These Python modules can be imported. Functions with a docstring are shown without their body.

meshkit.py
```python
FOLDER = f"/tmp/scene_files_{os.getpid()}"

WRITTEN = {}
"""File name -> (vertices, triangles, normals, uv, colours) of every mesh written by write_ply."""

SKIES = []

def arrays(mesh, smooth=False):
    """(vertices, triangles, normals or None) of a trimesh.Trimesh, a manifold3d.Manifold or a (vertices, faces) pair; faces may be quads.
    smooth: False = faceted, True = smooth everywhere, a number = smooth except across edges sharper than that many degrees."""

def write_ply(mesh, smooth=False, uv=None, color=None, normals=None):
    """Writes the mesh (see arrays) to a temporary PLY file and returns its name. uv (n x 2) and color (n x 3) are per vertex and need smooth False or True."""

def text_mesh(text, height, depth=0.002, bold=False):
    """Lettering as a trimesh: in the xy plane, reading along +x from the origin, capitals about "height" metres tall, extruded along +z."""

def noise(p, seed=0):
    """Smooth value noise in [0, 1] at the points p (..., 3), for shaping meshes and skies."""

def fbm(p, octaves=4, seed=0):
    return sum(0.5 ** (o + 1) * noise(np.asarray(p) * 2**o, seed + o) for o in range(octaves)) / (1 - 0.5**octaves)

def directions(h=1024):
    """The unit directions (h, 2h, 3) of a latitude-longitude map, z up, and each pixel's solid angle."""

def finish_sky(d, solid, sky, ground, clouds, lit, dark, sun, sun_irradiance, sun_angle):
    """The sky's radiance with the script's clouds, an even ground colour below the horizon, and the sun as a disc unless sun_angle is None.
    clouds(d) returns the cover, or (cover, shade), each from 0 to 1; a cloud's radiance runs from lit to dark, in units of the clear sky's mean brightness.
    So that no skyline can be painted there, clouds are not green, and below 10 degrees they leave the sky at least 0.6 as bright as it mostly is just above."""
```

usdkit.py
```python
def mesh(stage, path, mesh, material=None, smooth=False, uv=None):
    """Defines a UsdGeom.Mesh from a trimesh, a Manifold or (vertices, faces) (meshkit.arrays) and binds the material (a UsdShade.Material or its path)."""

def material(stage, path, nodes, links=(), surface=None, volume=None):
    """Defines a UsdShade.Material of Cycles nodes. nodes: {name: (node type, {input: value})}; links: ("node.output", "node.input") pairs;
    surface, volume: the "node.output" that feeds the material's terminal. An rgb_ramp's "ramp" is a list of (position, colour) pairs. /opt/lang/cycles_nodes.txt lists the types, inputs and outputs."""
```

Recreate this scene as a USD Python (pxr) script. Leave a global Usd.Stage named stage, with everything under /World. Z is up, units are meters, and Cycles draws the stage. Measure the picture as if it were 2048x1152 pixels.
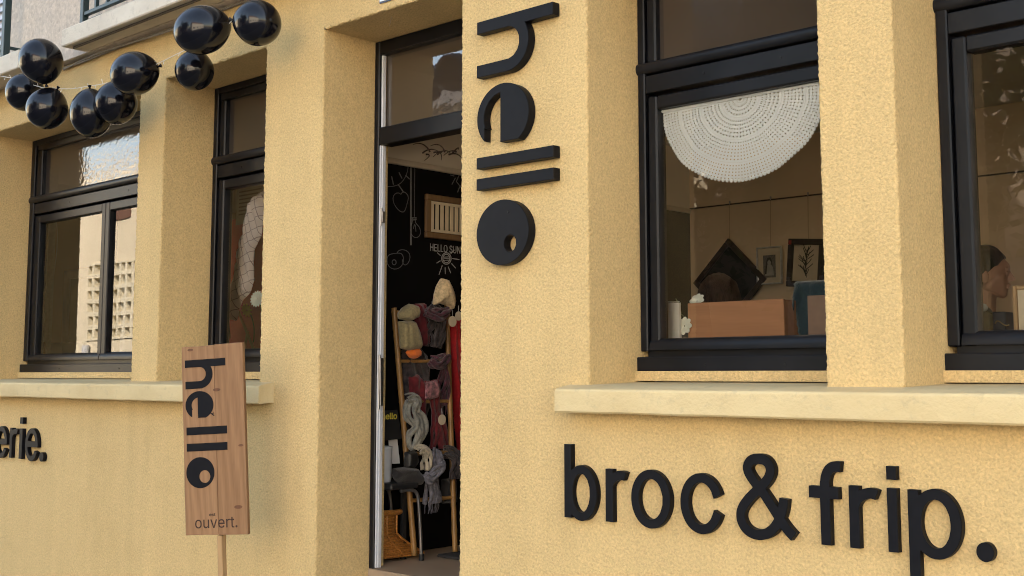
import math, random
import numpy as np, trimesh, usdkit, meshkit
from pxr import Usd, UsdGeom, UsdLux, UsdShade, Gf, Sdf
from shapely.geometry import Polygon, Point, LineString, box as sbox
from shapely.ops import unary_union
from shapely import affinity, contains_xy
from scipy.spatial import Delaunay, cKDTree
import manifold3d as m3

stage = Usd.Stage.CreateInMemory()
UsdGeom.SetStageUpAxis(stage, 'Z'); UsdGeom.SetStageMetersPerUnit(stage, 1.0)
UsdGeom.Xform.Define(stage, '/World'); UsdGeom.Scope.Define(stage, '/World/Looks')
RNG = np.random.default_rng(7); random.seed(7)

# ------------------------------------------------------------------ camera
F, YAW, PITCH, V0, U0 = 2408.3, 0.755278, 0.107701, 487.36, 1024.0
CAM = np.array([0.0, -3.2, 1.5])
FW = np.array([-math.sin(YAW)*math.cos(PITCH), math.cos(YAW)*math.cos(PITCH), math.sin(PITCH)])
RT = np.array([math.cos(YAW), math.sin(YAW), 0.0]); UP = np.cross(RT, FW)
cam = UsdGeom.Camera.Define(stage, '/World/camera')
cam.CreateHorizontalApertureAttr(36.0); cam.CreateVerticalApertureAttr(20.25)
cam.CreateFocalLengthAttr(F/2048*36.0)
cam.CreateVerticalApertureOffsetAttr(-(576-V0)/2048*36.0)
cam.CreateClippingRangeAttr(Gf.Vec2f(0.05, 2000))
cam.AddTransformOp().Set(Gf.Matrix4d(*RT, 0, *UP, 0, *(-FW), 0, *CAM, 1))
cam.CreateExposureAttr(2.6)

# ------------------------------------------------------------------ sky and sun
SUN_EL, SUN_AZ = math.radians(36), math.radians(30)          # azimuth from +y towards +x
sd = np.array([math.sin(SUN_AZ)*math.cos(SUN_EL), math.cos(SUN_AZ)*math.cos(SUN_EL), math.sin(SUN_EL)])
sky = UsdLux.DomeLight.Define(stage, '/World/sky')
sky.GetPrim().SetCustomDataByKey('kind', 'structure')
skym = usdkit.material(stage, '/World/Looks/sky_air', {
    'sky': ('sky_texture', {'sky_type': 'single_scattering', 'sun_disc': False, 'sun_elevation': SUN_EL, 'sun_rotation': SUN_AZ, 'aerosol_density': 1.5}),
    'wb': ('mix', {'mix_type': 'multiply', 'fac': 1.0, 'color2': (1.20, 1.0, .80)}),
    'bg': ('background_shader', {'strength': 0.12})}, [('sky.color', 'wb.color1'), ('wb.color', 'bg.color')], surface='bg.background')
UsdShade.MaterialBindingAPI.Apply(sky.GetPrim()).Bind(skym)
sun = UsdLux.DistantLight.Define(stage, '/World/sun')
sun.CreateNormalizeAttr(True); sun.CreateIntensityAttr(1.1); sun.CreateAngleAttr(0.53); sun.CreateColorAttr(Gf.Vec3f(1.0, 0.88, 0.72))
zax = sd; xax = np.cross([0, 0, 1], zax); xax /= np.linalg.norm(xax); yax = np.cross(zax, xax)
sun.AddTransformOp().Set(Gf.Matrix4d(*xax, 0, *yax, 0, *zax, 0, 0, 0, 20, 1))

# ------------------------------------------------------------------ helpers: a point seen along a picture direction on a plane of the place
def ray(px, py): return FW + RT*(px-U0)/F - UP*(py-V0)/F
def onY(px, py, y): d = ray(px, py); return CAM + d*(y-CAM[1])/d[1]
def onX(px, py, x): d = ray(px, py); return CAM + d*(x-CAM[0])/d[0]
def onZ(px, py, z): d = ray(px, py); return CAM + d*(z-CAM[2])/d[2]
def onT(px, py, t): return CAM + ray(px, py)*t

USED = {}
def path(name, parent):
    base = str(parent.GetPath()) if parent is not None else '/World'
    k = (base, name); n = USED.get(k, 0); USED[k] = n+1
    return base + '/' + (name if n == 0 else '%s_%03d' % (name, n))
def tag(o, label=None, cat=None, group=None, kind=None):
    p = o.GetPrim() if hasattr(o, 'GetPrim') else o
    for k, v in (('label', label), ('category', cat), ('group', group), ('kind', kind)):
        if v: p.SetCustomDataByKey(k, v)
    return p
def obj(name, mesh, mat, parent=None, smooth=False, **t):
    if isinstance(mesh, list): mesh = trimesh.util.concatenate(mesh)
    m = usdkit.mesh(stage, path(name, parent), mesh, mat, smooth=smooth)
    return tag(m, **t) if t else m.GetPrim()
def thing(name, label, cat, loc=(0, 0, 0), group=None, mat4=None):
    x = UsdGeom.Xform.Define(stage, path(name, None))
    if mat4 is not None: x.AddTransformOp().Set(Gf.Matrix4d(*np.asarray(mat4).T.ravel().tolist()))
    elif any(loc): x.AddTranslateOp().Set(Gf.Vec3d(*map(float, loc)))
    return tag(x, label, cat, group)

def bx(x0, x1, y0, y1, z0, z1, b=0.0):
    lo, hi = np.array([x0, y0, z0], float), np.array([x1, y1, z1], float)
    if b <= 0:
        m = trimesh.creation.box(hi-lo); m.apply_translation((lo+hi)/2); return m
    pts = []
    for s in np.ndindex(2, 2, 2):
        c = np.where(np.array(s), hi, lo); inw = np.where(np.array(s), -b, b)
        for k in range(3):
            q = c+inw; q[k] = c[k]; pts.append(q)
    return trimesh.convex.convex_hull(np.array(pts))
def quad(a, b, c, d):
    return trimesh.Trimesh(np.array([a, b, c, d], float), [[0, 1, 2], [0, 2, 3]], process=False)
def frames(p):
    p = np.asarray(p, float); t = np.gradient(p, axis=0); t /= np.linalg.norm(t, axis=1, keepdims=True)+1e-12
    ref = np.array([0, 0, 1.0]) if abs(t[0][2]) < .9 else np.array([1.0, 0, 0])
    a = np.zeros_like(p); v = np.cross(t[0], ref); v /= np.linalg.norm(v)
    for i in range(len(p)):
        v = v - t[i]*(v@t[i]); v /= np.linalg.norm(v)+1e-12; a[i] = v
    return p, t, a, np.cross(t, a)
def tube(p, r, n=8, squash=1.0):
    p, t, a, b = frames(p); r = np.broadcast_to(np.asarray(r, float), (len(p),)); k = np.arange(n)*2*np.pi/n
    v = p[:, None]+r[:, None, None]*(np.cos(k)[None, :, None]*a[:, None]+squash*np.sin(k)[None, :, None]*b[:, None])
    v = v.reshape(-1, 3); f = []
    for i in range(len(p)-1):
        for j in range(n):
            q = [i*n+j, i*n+(j+1) % n, (i+1)*n+(j+1) % n, (i+1)*n+j]; f += [[q[0], q[1], q[2]], [q[0], q[2], q[3]]]
    e = len(v); v = np.vstack([v, p[0], p[-1]])
    for j in range(n):
        f.append([e, (j+1) % n, j]); o = (len(p)-1)*n; f.append([e+1, o+j, o+(j+1) % n])
    return trimesh.Trimesh(v, f, process=False)
def spline(pts, n=40):
    from scipy.interpolate import CubicSpline
    pts = np.asarray(pts, float); s = np.r_[0, np.cumsum(np.linalg.norm(np.diff(pts, axis=0), axis=1))]
    return CubicSpline(s, pts)(np.linspace(0, s[-1], n))
def lathe(prof, n=32):
    return trimesh.creation.revolve(np.array(prof, float), sections=n)
def extr(poly, depth, chamfer=0.0):
    ms = []
    for g in getattr(poly, 'geoms', [poly]):
        if g.is_empty or g.area < 1e-8: continue
        if chamfer > 0:
            a = trimesh.creation.extrude_polygon(g, depth-chamfer, engine='earcut'); ms.append(a)
            s = g.buffer(-chamfer, join_style=2)
            outer, inner = g, s
            # bevel ring: side walls between g (at depth-chamfer) and s (at depth)
            top = [trimesh.creation.triangulate_polygon(q, engine='earcut') for q in getattr(s, 'geoms', [s]) if q.area > 1e-9]
            for v, f in top: ms.append(trimesh.Trimesh(np.c_[v, np.full(len(v), depth)], f, process=False))
            rg = g.difference(s)
            for q in getattr(rg, 'geoms', [rg]):
                if q.area < 1e-10: continue
                v, f = trimesh.creation.triangulate_polygon(q, engine='earcut')
                on = np.array([g.exterior.distance(Point(p)) < 1e-6 or any(h.distance(Point(p)) < 1e-6 for h in g.interiors) for p in v])
                ms.append(trimesh.Trimesh(np.c_[v, np.where(on, depth-chamfer, depth)], f, process=False))
        else:
            ms.append(trimesh.creation.extrude_polygon(g, depth, engine='earcut'))
    return trimesh.util.concatenate(ms)
def place(mesh, o, ex, ey, ez):
    M = np.eye(4); M[:3, 0] = ex; M[:3, 1] = ey; M[:3, 2] = ez; M[:3, 3] = o
    mesh = mesh.copy(); mesh.apply_transform(M); return mesh
def puff(poly, depth, fold=0.0, freq=60, fdir=(1, 0), seed=0, res=.008, back=.35, round_at=.03):
    """A cushion-like solid over an outline (a along x, b along y), with folds; front towards +z."""
    poly = Polygon(poly) if not hasattr(poly, 'area') else poly
    poly = poly.buffer(res*.5).simplify(res*.2)
    if poly.geom_type != 'Polygon': poly = max(poly.geoms, key=lambda g: g.area)
    ring = poly.exterior; n = max(12, int(ring.length/res))
    B = np.array([ring.interpolate(i/n, normalized=True).coords[0] for i in range(n)])
    x0, y0, x1, y1 = poly.bounds
    gx, gy = np.meshgrid(np.arange(x0, x1, res), np.arange(y0, y1, res)); gx = gx.ravel()+res*.3*np.sin(gy.ravel()*700); gy = gy.ravel()
    inside = contains_xy(poly.buffer(-res*.6), gx, gy); I = np.c_[gx[inside], gy[inside]]
    P = np.vstack([B, I]); tri = Delaunay(P).simplices
    c = P[tri].mean(1); tri = tri[contains_xy(poly, c[:, 0], c[:, 1])]
    d = np.r_[np.zeros(n), cKDTree(B).query(I)[0]] if len(I) else np.zeros(n)
    e = np.sqrt(np.clip(d/round_at, 0, 1)*(2-np.clip(d/round_at, 0, 1)))
    q = P[:, 0]*fdir[0]+P[:, 1]*fdir[1]; r = -P[:, 0]*fdir[1]+P[:, 1]*fdir[0]
    nz = meshkit.fbm(np.c_[q*14, r*5, np.full(len(P), seed*3.1)], 3, seed)
    ph = freq*q+9*nz+seed; h = e*(depth+fold*(1.6*np.sqrt(np.abs(np.sin(ph*.5)))-1.1)+fold*.6*np.sin(ph*1.7+r*20)+fold*1.2*(nz-.5))
    Vf = np.c_[P, h]; Vb = np.c_[P, -back*e*depth]
    V = np.vstack([Vf, Vb]); m = len(P)
    a = P[tri]; s = np.cross(a[:, 1]-a[:, 0], a[:, 2]-a[:, 0]); tri = np.where((s < 0)[:, None], tri[:, ::-1], tri)
    return trimesh.Trimesh(V, np.vstack([tri, tri[:, ::-1]+m]), process=False)

# ------------------------------------------------------------------ materials
def M(name, nodes, links=(), surface='p.BSDF'): return usdkit.material(stage, '/World/Looks/'+name, nodes, links, surface=surface)
def plain(name, col, rough=.6, var=.12, scale=25, bump=0.0, bscale=200, metallic=0.0, spec=.5, coat=0.0, stretch=(1, 1, 1), sheen=0.0):
    c = np.array(col)
    nodes = {'g': ('geometry', {}), 'mp': ('mapping', {'scale': stretch}), 'n': ('noise_texture', {'scale': scale, 'detail': 4.0}),
             'r': ('rgb_ramp', {'ramp': [(.3, tuple(c*(1-var))), (.7, tuple(np.clip(c*(1+var), 0, 1)))]}),
             'p': ('principled_bsdf', {'roughness': rough, 'metallic': metallic, 'specular_ior_level': spec, 'coat_weight': coat, 'sheen_weight': sheen})}
    links = [('g.position', 'mp.vector'), ('mp.vector', 'n.vector'), ('n.fac', 'r.fac'), ('r.color', 'p.base_color')]
    if bump:
        nodes['nb'] = ('noise_texture', {'scale': bscale, 'detail': 3.0}); nodes['b'] = ('bump', {'distance': bump, 'strength': 1.0})
        links += [('mp.vector', 'nb.vector'), ('nb.fac', 'b.height'), ('b.normal', 'p.normal')]
    return M(name, nodes, links)

def stucco(name, ca, cb, grain=75.0, dist=.006):
    return M(name, {
        'g': ('geometry', {}),
        'big': ('noise_texture', {'scale': 1.1, 'detail': 5.0, 'roughness': .6}),
        'mid': ('noise_texture', {'scale': 9.0, 'detail': 3.0}),
        'gr': ('noise_texture', {'scale': grain, 'detail': 2.5, 'roughness': .55, 'distortion': 0.6}),
        'vo': ('voronoi_texture', {'scale': grain*.9, 'feature': 'smooth_f1', 'smoothness': .6}),
        'add': ('math', {'math_type': 'multiply_add', 'value2': 0.35}),
        'mx': ('math', {'math_type': 'multiply_add', 'value2': 0.45}),
        'r': ('rgb_ramp', {'ramp': [(.3, cb), (.72, ca)]}),
        'gm': ('map_range', {'from_min': .3, 'from_max': .7, 'to_min': .80, 'to_max': 1.09}),
        'sm': ('mapping', {'scale': (7.0, 7.0, .5)}), 'st': ('noise_texture', {'scale': 1.0, 'detail': 4.0, 'roughness': .6}),
        'sg': ('map_range', {'from_min': .28, 'from_max': .62, 'to_min': .93, 'to_max': 1.01, 'clamp': True}),
        'gs': ('math', {'math_type': 'multiply'}),
        'mul': ('mix', {'mix_type': 'multiply', 'fac': 1.0}),
        'cc': ('combine_color', {}),
        'b': ('bump', {'distance': dist, 'strength': 1.0}),
        'p': ('principled_bsdf', {'roughness': .88, 'specular_ior_level': .2, 'diffuse_roughness': .4})},
        [('g.position', 'big.vector'), ('g.position', 'mid.vector'), ('g.position', 'gr.vector'), ('g.position', 'vo.vector'),
         ('mid.fac', 'mx.value1'), ('big.fac', 'mx.value3'), ('mx.value', 'r.fac'),
         ('vo.distance', 'add.value1'), ('gr.fac', 'add.value3'), ('add.value', 'b.height'), ('b.normal', 'p.normal'),
         ('gr.fac', 'gm.value'), ('g.position', 'sm.vector'), ('sm.vector', 'st.vector'), ('st.fac', 'sg.value'), ('gm.result', 'gs.value1'), ('sg.result', 'gs.value2'), ('gs.value', 'cc.r'), ('gs.value', 'cc.g'), ('gs.value', 'cc.b'),
         ('r.color', 'mul.color1'), ('cc.color', 'mul.color2'), ('mul.color', 'p.base_color')])
OCHRE = stucco('ochre_render', (.69, .505, .24), (.60, .43, .195), 118.0, .0052)
GREY_RENDER = stucco('grey_render', (.60, .52, .435), (.52, .445, .365), 40.0, .003)
OPP_RENDER = stucco('cream_render', (.78, .70, .54), (.70, .62, .47), 30.0, .003)
def stone(name, ca, cb, cstain):
    return M(name, {
        'g': ('geometry', {}), 'mp': ('mapping', {'scale': (1.0, 3.0, 2.0)}),
        'n': ('noise_texture', {'scale': 3.0, 'detail': 6.0, 'roughness': .65}),
        'n2': ('noise_texture', {'scale': 22.0, 'detail': 5.0, 'roughness': .7}),
        'nb': ('noise_texture', {'scale': 120.0, 'detail': 3.0}),
        'r': ('rgb_ramp', {'ramp': [(.3, cb), (.7, ca)]}),
        'r2': ('rgb_ramp', {'ramp': [(.34, (1, 1, 1)), (.44, (0, 0, 0))]}),
        'mx': ('mix', {'color2': cstain}),
        'sc': ('math', {'math_type': 'multiply', 'value2': .28}),
        'b': ('bump', {'distance': .002, 'strength': 1.0}),
        'p': ('principled_bsdf', {'roughness': .8, 'specular_ior_level': .25})},
        [('g.position', 'mp.vector'), ('mp.vector', 'n.vector'), ('g.position', 'n2.vector'), ('g.position', 'nb.vector'), ('n.fac', 'r.fac'),
         ('n2.fac', 'r2.fac'), ('r2.color', 'sc.value1'), ('sc.value', 'mx.fac'), ('r.color', 'mx.color1'), ('mx.color', 'p.base_color'), ('nb.fac', 'b.height'), ('b.normal', 'p.normal')])
SILL = stone('painted_concrete_sill', (.70, .56, .31), (.60, .46, .24), (.38, .31, .20))
SLAB = stone('weathered_concrete', (.66, .60, .50), (.54, .48, .39), (.30, .26, .21))
ALU = plain('anthracite_coating', (.005, .005, .0065), .4, .45, 7, bump=.0003, bscale=500, spec=.33)
LETTER = plain('black_letter_paint', (.006, .006, .008), .5, .15, 30, bump=.0004, bscale=300, spec=.16)
SCREW = plain('dark_screw', (.004, .004, .004), .5)
WHITE_PVC = plain('white_pvc', (.56, .57, .60), .35, .04, 30)
STEEL = plain('grey_steel', (.35, .35, .36), .35, .1, 40, metallic=1.0)
GREEN = plain('dark_green_paint', (.012, .028, .030), .4)
CABLE = plain('grey_cable', (.25, .23, .2), .6)
WHITE_PLASTIC = plain('white_plastic', (.75, .73, .66), .4, .05)
ENAMEL = plain('white_enamel', (.75, .77, .80), .15, .04, coat=.5)
ENAMEL_EDGE = plain('blue_enamel', (.012, .015, .035), .2, coat=.5)
BALLOON = plain('black_latex', (.004, .004, .006), .12, .2, 8, spec=.45)
def glass(name, ior=1.75, bump=0.0, bscale=1.0, obscure=False, vs=0.0):
    nodes = {'g': ('geometry', {}), 'n': ('noise_texture', {'scale': bscale, 'detail': 1.5}), 'b': ('bump', {'distance': bump, 'strength': 1.0}),
             'f': ('fresnel', {'IOR': ior}), 't': ('transparent_bsdf', {'color': (.93, .95, .93)}), 'gl': ('glossy_bsdf', {'roughness': 0.0, 'color': (.96, .97, 1.0)}),
             'm': ('mix_closure', {})}
    links = [('g.position', 'n.vector'), ('n.fac', 'b.height'), ('b.normal', 'gl.normal'), ('f.fac', 'm.fac'), ('gl.BSDF', 'm.closure2')]
    if obscure:
        nodes['t'] = ('transparent_bsdf', {'color': (.55, .5, .45)}); nodes['d'] = ('translucent_bsdf', {'color': (.45, .40, .34)}); nodes['m2'] = ('mix_closure', {'fac': .65})
        nodes['d3'] = ('diffuse_bsdf', {'color': (.15, .12, .10)}); nodes['m3'] = ('mix_closure', {'fac': .45}); links += [('t.BSDF', 'm2.closure1'), ('d.BSDF', 'm3.closure1'), ('d3.BSDF', 'm3.closure2'), ('m3.closure', 'm2.closure2'), ('m2.closure', 'm.closure1')]
    else: links += [('t.BSDF', 'm.closure1')]
    return M(name, nodes, links, surface='m.closure')
GLASS_E = glass('window_glass_end', 1.75, .0012, 1.6)
GLASS = glass('window_glass', 1.7, .0012, 1.6)
HAMMERED_R = glass('hammered_glass_soft', 1.45, .0007, 34.0, True)
RIPPLED = glass('rippled_glass', 2.2, .0003, 26.0, True)
HAMMERED = glass('hammered_glass', 2.2, .0011, 40.0, True)

def wood(name, ca, cb, scale=1.0, rough=.55, axis='z'):
    st = {'z': (9.0, 9.0, .55), 'x': (.55, 9.0, 9.0)}[axis]
    return M(name, {
        'tc': ('texture_coordinate', {}), 'mp': ('mapping', {'scale': st}),
        'n0': ('noise_texture', {'scale': 1.2*scale, 'detail': 3.0}),
        'w': ('wave_texture', {'scale': 2.2*scale, 'distortion': 6.0, 'detail': 3.0, 'detail_scale': 1.2, 'bands_direction': 'diagonal'}),
        'n1': ('noise_texture', {'scale': 14.0*scale, 'detail': 5.0, 'roughness': .7}),
        'a': ('math', {'math_type': 'multiply_add', 'value2': .13}), 'a2': ('math', {'math_type': 'multiply_add', 'value2': .55}),
        'hf': ('math', {'math_type': 'multiply', 'value2': .38}),
        'r': ('rgb_ramp', {'ramp': [(.25, cb), (.75, ca)]}),
        'b': ('bump', {'distance': .0006, 'strength': 1.0}), 'p': ('principled_bsdf', {'roughness': rough, 'specular_ior_level': .35})},
        [('tc.object', 'mp.vector'), ('mp.vector', 'n0.vector'), ('mp.vector', 'w.vector'), ('mp.vector', 'n1.vector'),
         ('n0.fac', 'hf.value1'), ('w.fac', 'a.value1'), ('hf.value', 'a.value3'), ('n1.fac', 'a2.value1'), ('a.value', 'a2.value3'),
         ('a2.value', 'r.fac'), ('r.color', 'p.base_color'), ('a2.value', 'b.height'), ('b.normal', 'p.normal')])
PINE = wood('stained_pine', (.37, .205, .10), (.185, .09, .04))
PINE_B = wood('stained_pine_darker', (.34, .185, .088), (.175, .083, .036), .8)
KNOT = plain('pine_knot', (.13, .05, .02), .6, .3, 60)
BATTEN = wood('pine_batten', (.46, .29, .14), (.34, .2, .09))
CRATE = wood('varnished_red_wood', (.50, .245, .13), (.37, .175, .09), .6, .35, 'x')
BAMBOO = plain('bamboo', (.30, .16, .05), .4, .25, 12, stretch=(3, 3, .6))
DARKWOOD = wood('dark_wood', (.05, .03, .02), (.025, .015, .01))
GILT = wood('old_gilt_wood', (.20, .12, .055), (.13, .07, .03))
CHALKBOARD = plain('black_chalkboard', (.004, .0036, .0036), .8, .25, 5, spec=.12)
CHALK = plain('chalk', (.38, .38, .37), .9, .2, 300)
CHALK_FAINT = plain('faint_chalk', (.14, .14, .14), .9, .3, 200)
ROOM = plain('brown_room_wall', (.60, .45, .30), .85, .08, 2)
CEIL = plain('room_ceiling', (.72, .66, .56), .9, .05, 2)
RAIL = plain('cream_rail', (.55, .48, .38), .6, .05)
FLOOR = plain('tan_floor', (.36, .26, .17), .5, .12, 4)
MAT = plain('dark_doormat', (.035, .03, .028), .95, .3, 120, bump=.003, bscale=250)
def cloth(name, col, var=.2, scale=60, bs=900): return plain(name, col, .9, var, scale, bump=.0012, bscale=bs, sheen=.3)
WHITE_COTTON = M('white_crochet_cotton', {'d': ('diffuse_bsdf', {'color': (.93, .93, .94)}), 't': ('translucent_bsdf', {'color': (.7, .7, .7)}), 'm': ('mix_closure', {'fac': .15})},
      [('d.BSDF', 'm.closure1'), ('t.BSDF', 'm.closure2')], surface='m.closure')
CREAM_KNIT = cloth('cream_knit', (.66, .50, .28), .25, 90, 300)
OLIVE_KNIT = cloth('olive_knit', (.26, .21, .10), .25, 90, 300)
ORANGE_KNIT = cloth('orange_knit', (.85, .19, .02), .1)
RED_CLOTH = cloth('red_cloth', (.42, .008, .012), .15)
DEEP_RED = cloth('deep_red_cloth', (.12, .006, .01), .45, 30)
GREY_SCARF = cloth('grey_scarf', (.24, .235, .20), .35, 40)
GREYB_SCARF = cloth('blue_grey_scarf', (.13, .125, .15), .6, 50)
DARK_SCARF = cloth('dark_patterned_scarf', (.035, .025, .025), .95, 45)
PLUM_SCARF = cloth('plum_scarf', (.06, .014, .025), .8, 45)
BLACK_CLOTH = cloth('black_cloth', (.015, .014, .015), .3)
DENIM = cloth('teal_denim', (.012, .030, .042), .3, 200)
PAPER = plain('white_paper', (.72, .71, .69), .7, .03)
CARD = plain('cream_card', (.60, .50, .36), .7, .06)
BROWN_CARD = plain('brown_board', (.24, .15, .11), .7, .08)
BLACK_CARD = plain('black_card', (.012, .012, .012), .6)
YELLOW_PRINT = plain('yellow_print', (.62, .50, .06), .6, .05)
CERAMIC = plain('white_ceramic', (.60, .61, .63), .25, .05, coat=.3)
WICKER = plain('orange_wicker', (.42, .17, .035), .45, .35, 120, bump=.001, bscale=400)
PETAL = plain('white_petal', (.85, .84, .74), .6, .06)
YPETAL = plain('yellow_petal', (.68, .42, .03), .6, .1)
LEAFM = plain('grey_green_leaf', (.20, .23, .11), .6, .2)
STEM = plain('green_stem', (.10, .16, .04), .6, .2)
SKIN = plain('skin', (.48, .26, .17), .5, .06, 30)
HAIR_D = plain('dark_hair', (.018, .011, .008), .45, .5, 30, stretch=(8, 8, 1))
HAIR_B = plain('brown_hair', (.085, .05, .033), .75, .6, 40, stretch=(8, 8, .7))
MIRROR = M('mirror_glass', {'p': ('principled_bsdf', {'metallic': 1.0, 'roughness': .02, 'base_color': (.8, .82, .82)})})
SILVER = plain('silver_frame', (.8, .78, .74), .3, .15, 60, metallic=.8)
PASSE = plain('passe_partout', (.50, .40, .28), .8, .05)
PRINT_GREY = plain('grey_print', (.12, .105, .09), .7, .3, 120)
INK = plain('dark_ink', (.03, .025, .02), .7)
CURTAIN = cloth('pale_green_curtain', (.62, .62, .52), .1)
ASPHALT = plain('asphalt', (.05, .05, .052), .85, .25, 60, bump=.004, bscale=150)
PAVING = plain('pavement_concrete', (.13, .125, .115), .85, .15, 8, bump=.002, bscale=120)
KERB = plain('kerb_granite', (.30, .29, .28), .8, .2, 60)
BARK = plain('bark', (.09, .065, .045), .9, .4, 14, bump=.02, bscale=22)
LEAF = M('tree_leaf', {'g': ('geometry', {}), 'r': ('rgb_ramp', {'ramp': [(0, (.025, .05, .012)), (1, (.075, .11, .03))]}), 'd': ('principled_bsdf', {'roughness': .55}),
      't': ('translucent_bsdf', {'color': (.08, .14, .03)}), 'm': ('mix_closure', {'fac': .3})},
      [('g.random_per_island', 'r.fac'), ('r.color', 'd.base_color'), ('d.BSDF', 'm.closure1'), ('t.BSDF', 'm.closure2')], surface='m.closure')
ROOF = plain('zinc_roof', (.22, .22, .23), .5)
RUST = plain('brown_vent', (.16, .085, .06), .8)
DARKGLASS = glass('dark_far_glass', 1.7)

# ------------------------------------------------------------------ ground
obj('ground', bx(-90, 90, -90, 60, -.5, -.13), ASPHALT, kind='structure')
obj('road', quad((-60, -7.6, -.126), (60, -7.6, -.126), (60, -2.2-.15, -.126), (-60, -2.2-.15, -.126)), ASPHALT, kind='structure')
obj('pavement', bx(-60, 60, -2.2, .35, -.129, 0), PAVING, kind='structure')
obj('kerb', bx(-60, 60, -2.345, -2.203, -.129, .002, .012), KERB, kind='structure')
obj('far_pavement', bx(-60, 60, -9.3, -7.6, -.129, 0, .01), PAVING, kind='structure')

# ------------------------------------------------------------------ the shop building
shop = thing('shop_building', 'ochre rendered shop front with deep window reveals and a grey upper storey', 'building')
XL, XM, XD, XR, XE = (-7.584, -5.7135), (-5.4615, -4.5817), (-4.149, -3.284), (-2.651, -1.755), (-1.5155, -.35)
OPEN = [XL, XM, XD, XR, XE]
ZT, ZS, YF, YI = 3.01, 1.463, .289, .376          # top of openings, sill, frame face, inner wall face
XA, XB, ZB = -9.2, 1.6, 3.275
E = .03
def front(x0, x1, z0, z1, y=0.0): return quad((x0, y, z0), (x1, y, z0), (x1, y, z1), (x0, y, z1))
def arris(p0, p1, da, db, seed, r=.010, amp=.0024, step=.006):
    """A rough rounded edge of render from p0 to p1: one side runs to da (E away), the other to db."""
    p0, p1, da, db = map(lambda v: np.array(v, float), (p0, p1, da, db))
    L = np.linalg.norm(p1-p0); n = int(L/step)+1; s = np.linspace(0, 1, n)
    prof = [(E, 0), (E*.8, 0), (E*.62, 0), (E*.46, 0)]
    c = [(r*(1-math.sin(a)), r*(1-math.cos(a))) for a in np.linspace(0, math.pi/2, 6)]
    prof += c[::1] if False else []
    pts = [(E, 0), (.024, 0), (.018, 0), (.013, 0)] + [(r-r*math.sin(a), r-r*math.cos(a)) for a in np.linspace(0.15, math.pi/2-.15, 6)] + [(0, .013), (0, .018), (0, .024), (0, E)]
    w = [0, .35, .7, .9] + [1]*6 + [.9, .7, .35, 0]
    pts, w = np.array(pts), np.array(w)
    base = p0+(p1-p0)*s[:, None]
    V = base[:, None]+pts[None, :, :1]*da+pts[None, :, 1:]*db
    out = -(da+db)/math.sqrt(2)
    q = V.reshape(-1, 3)
    nz = (meshkit.noise(q*95, seed)-.5)*1.2+(meshkit.noise(q*210, seed+1)-.5)*1.0+(meshkit.noise(q*24, seed+2)-.5)*.2
    V = (q+out*(nz*amp*2*np.tile(w, n))[:, None]); m = len(pts)
    f = []
    i, j = np.meshgrid(np.arange(n-1), np.arange(m-1), indexing='ij'); a = (i*m+j).ravel()
    f = np.vstack([np.c_[a, a+1, a+m+1], np.c_[a, a+m+1, a+m]])
    return trimesh.Trimesh(V, f, process=False)
X_, Y_, Z_ = np.eye(3)
wl = [front(XA, XB, ZT+E, ZB)]
edges = [XA]+[e for o in OPEN for e in o]+[XB]
piers = [(edges[i], edges[i+1]) for i in range(0, len(edges), 2)]
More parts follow.
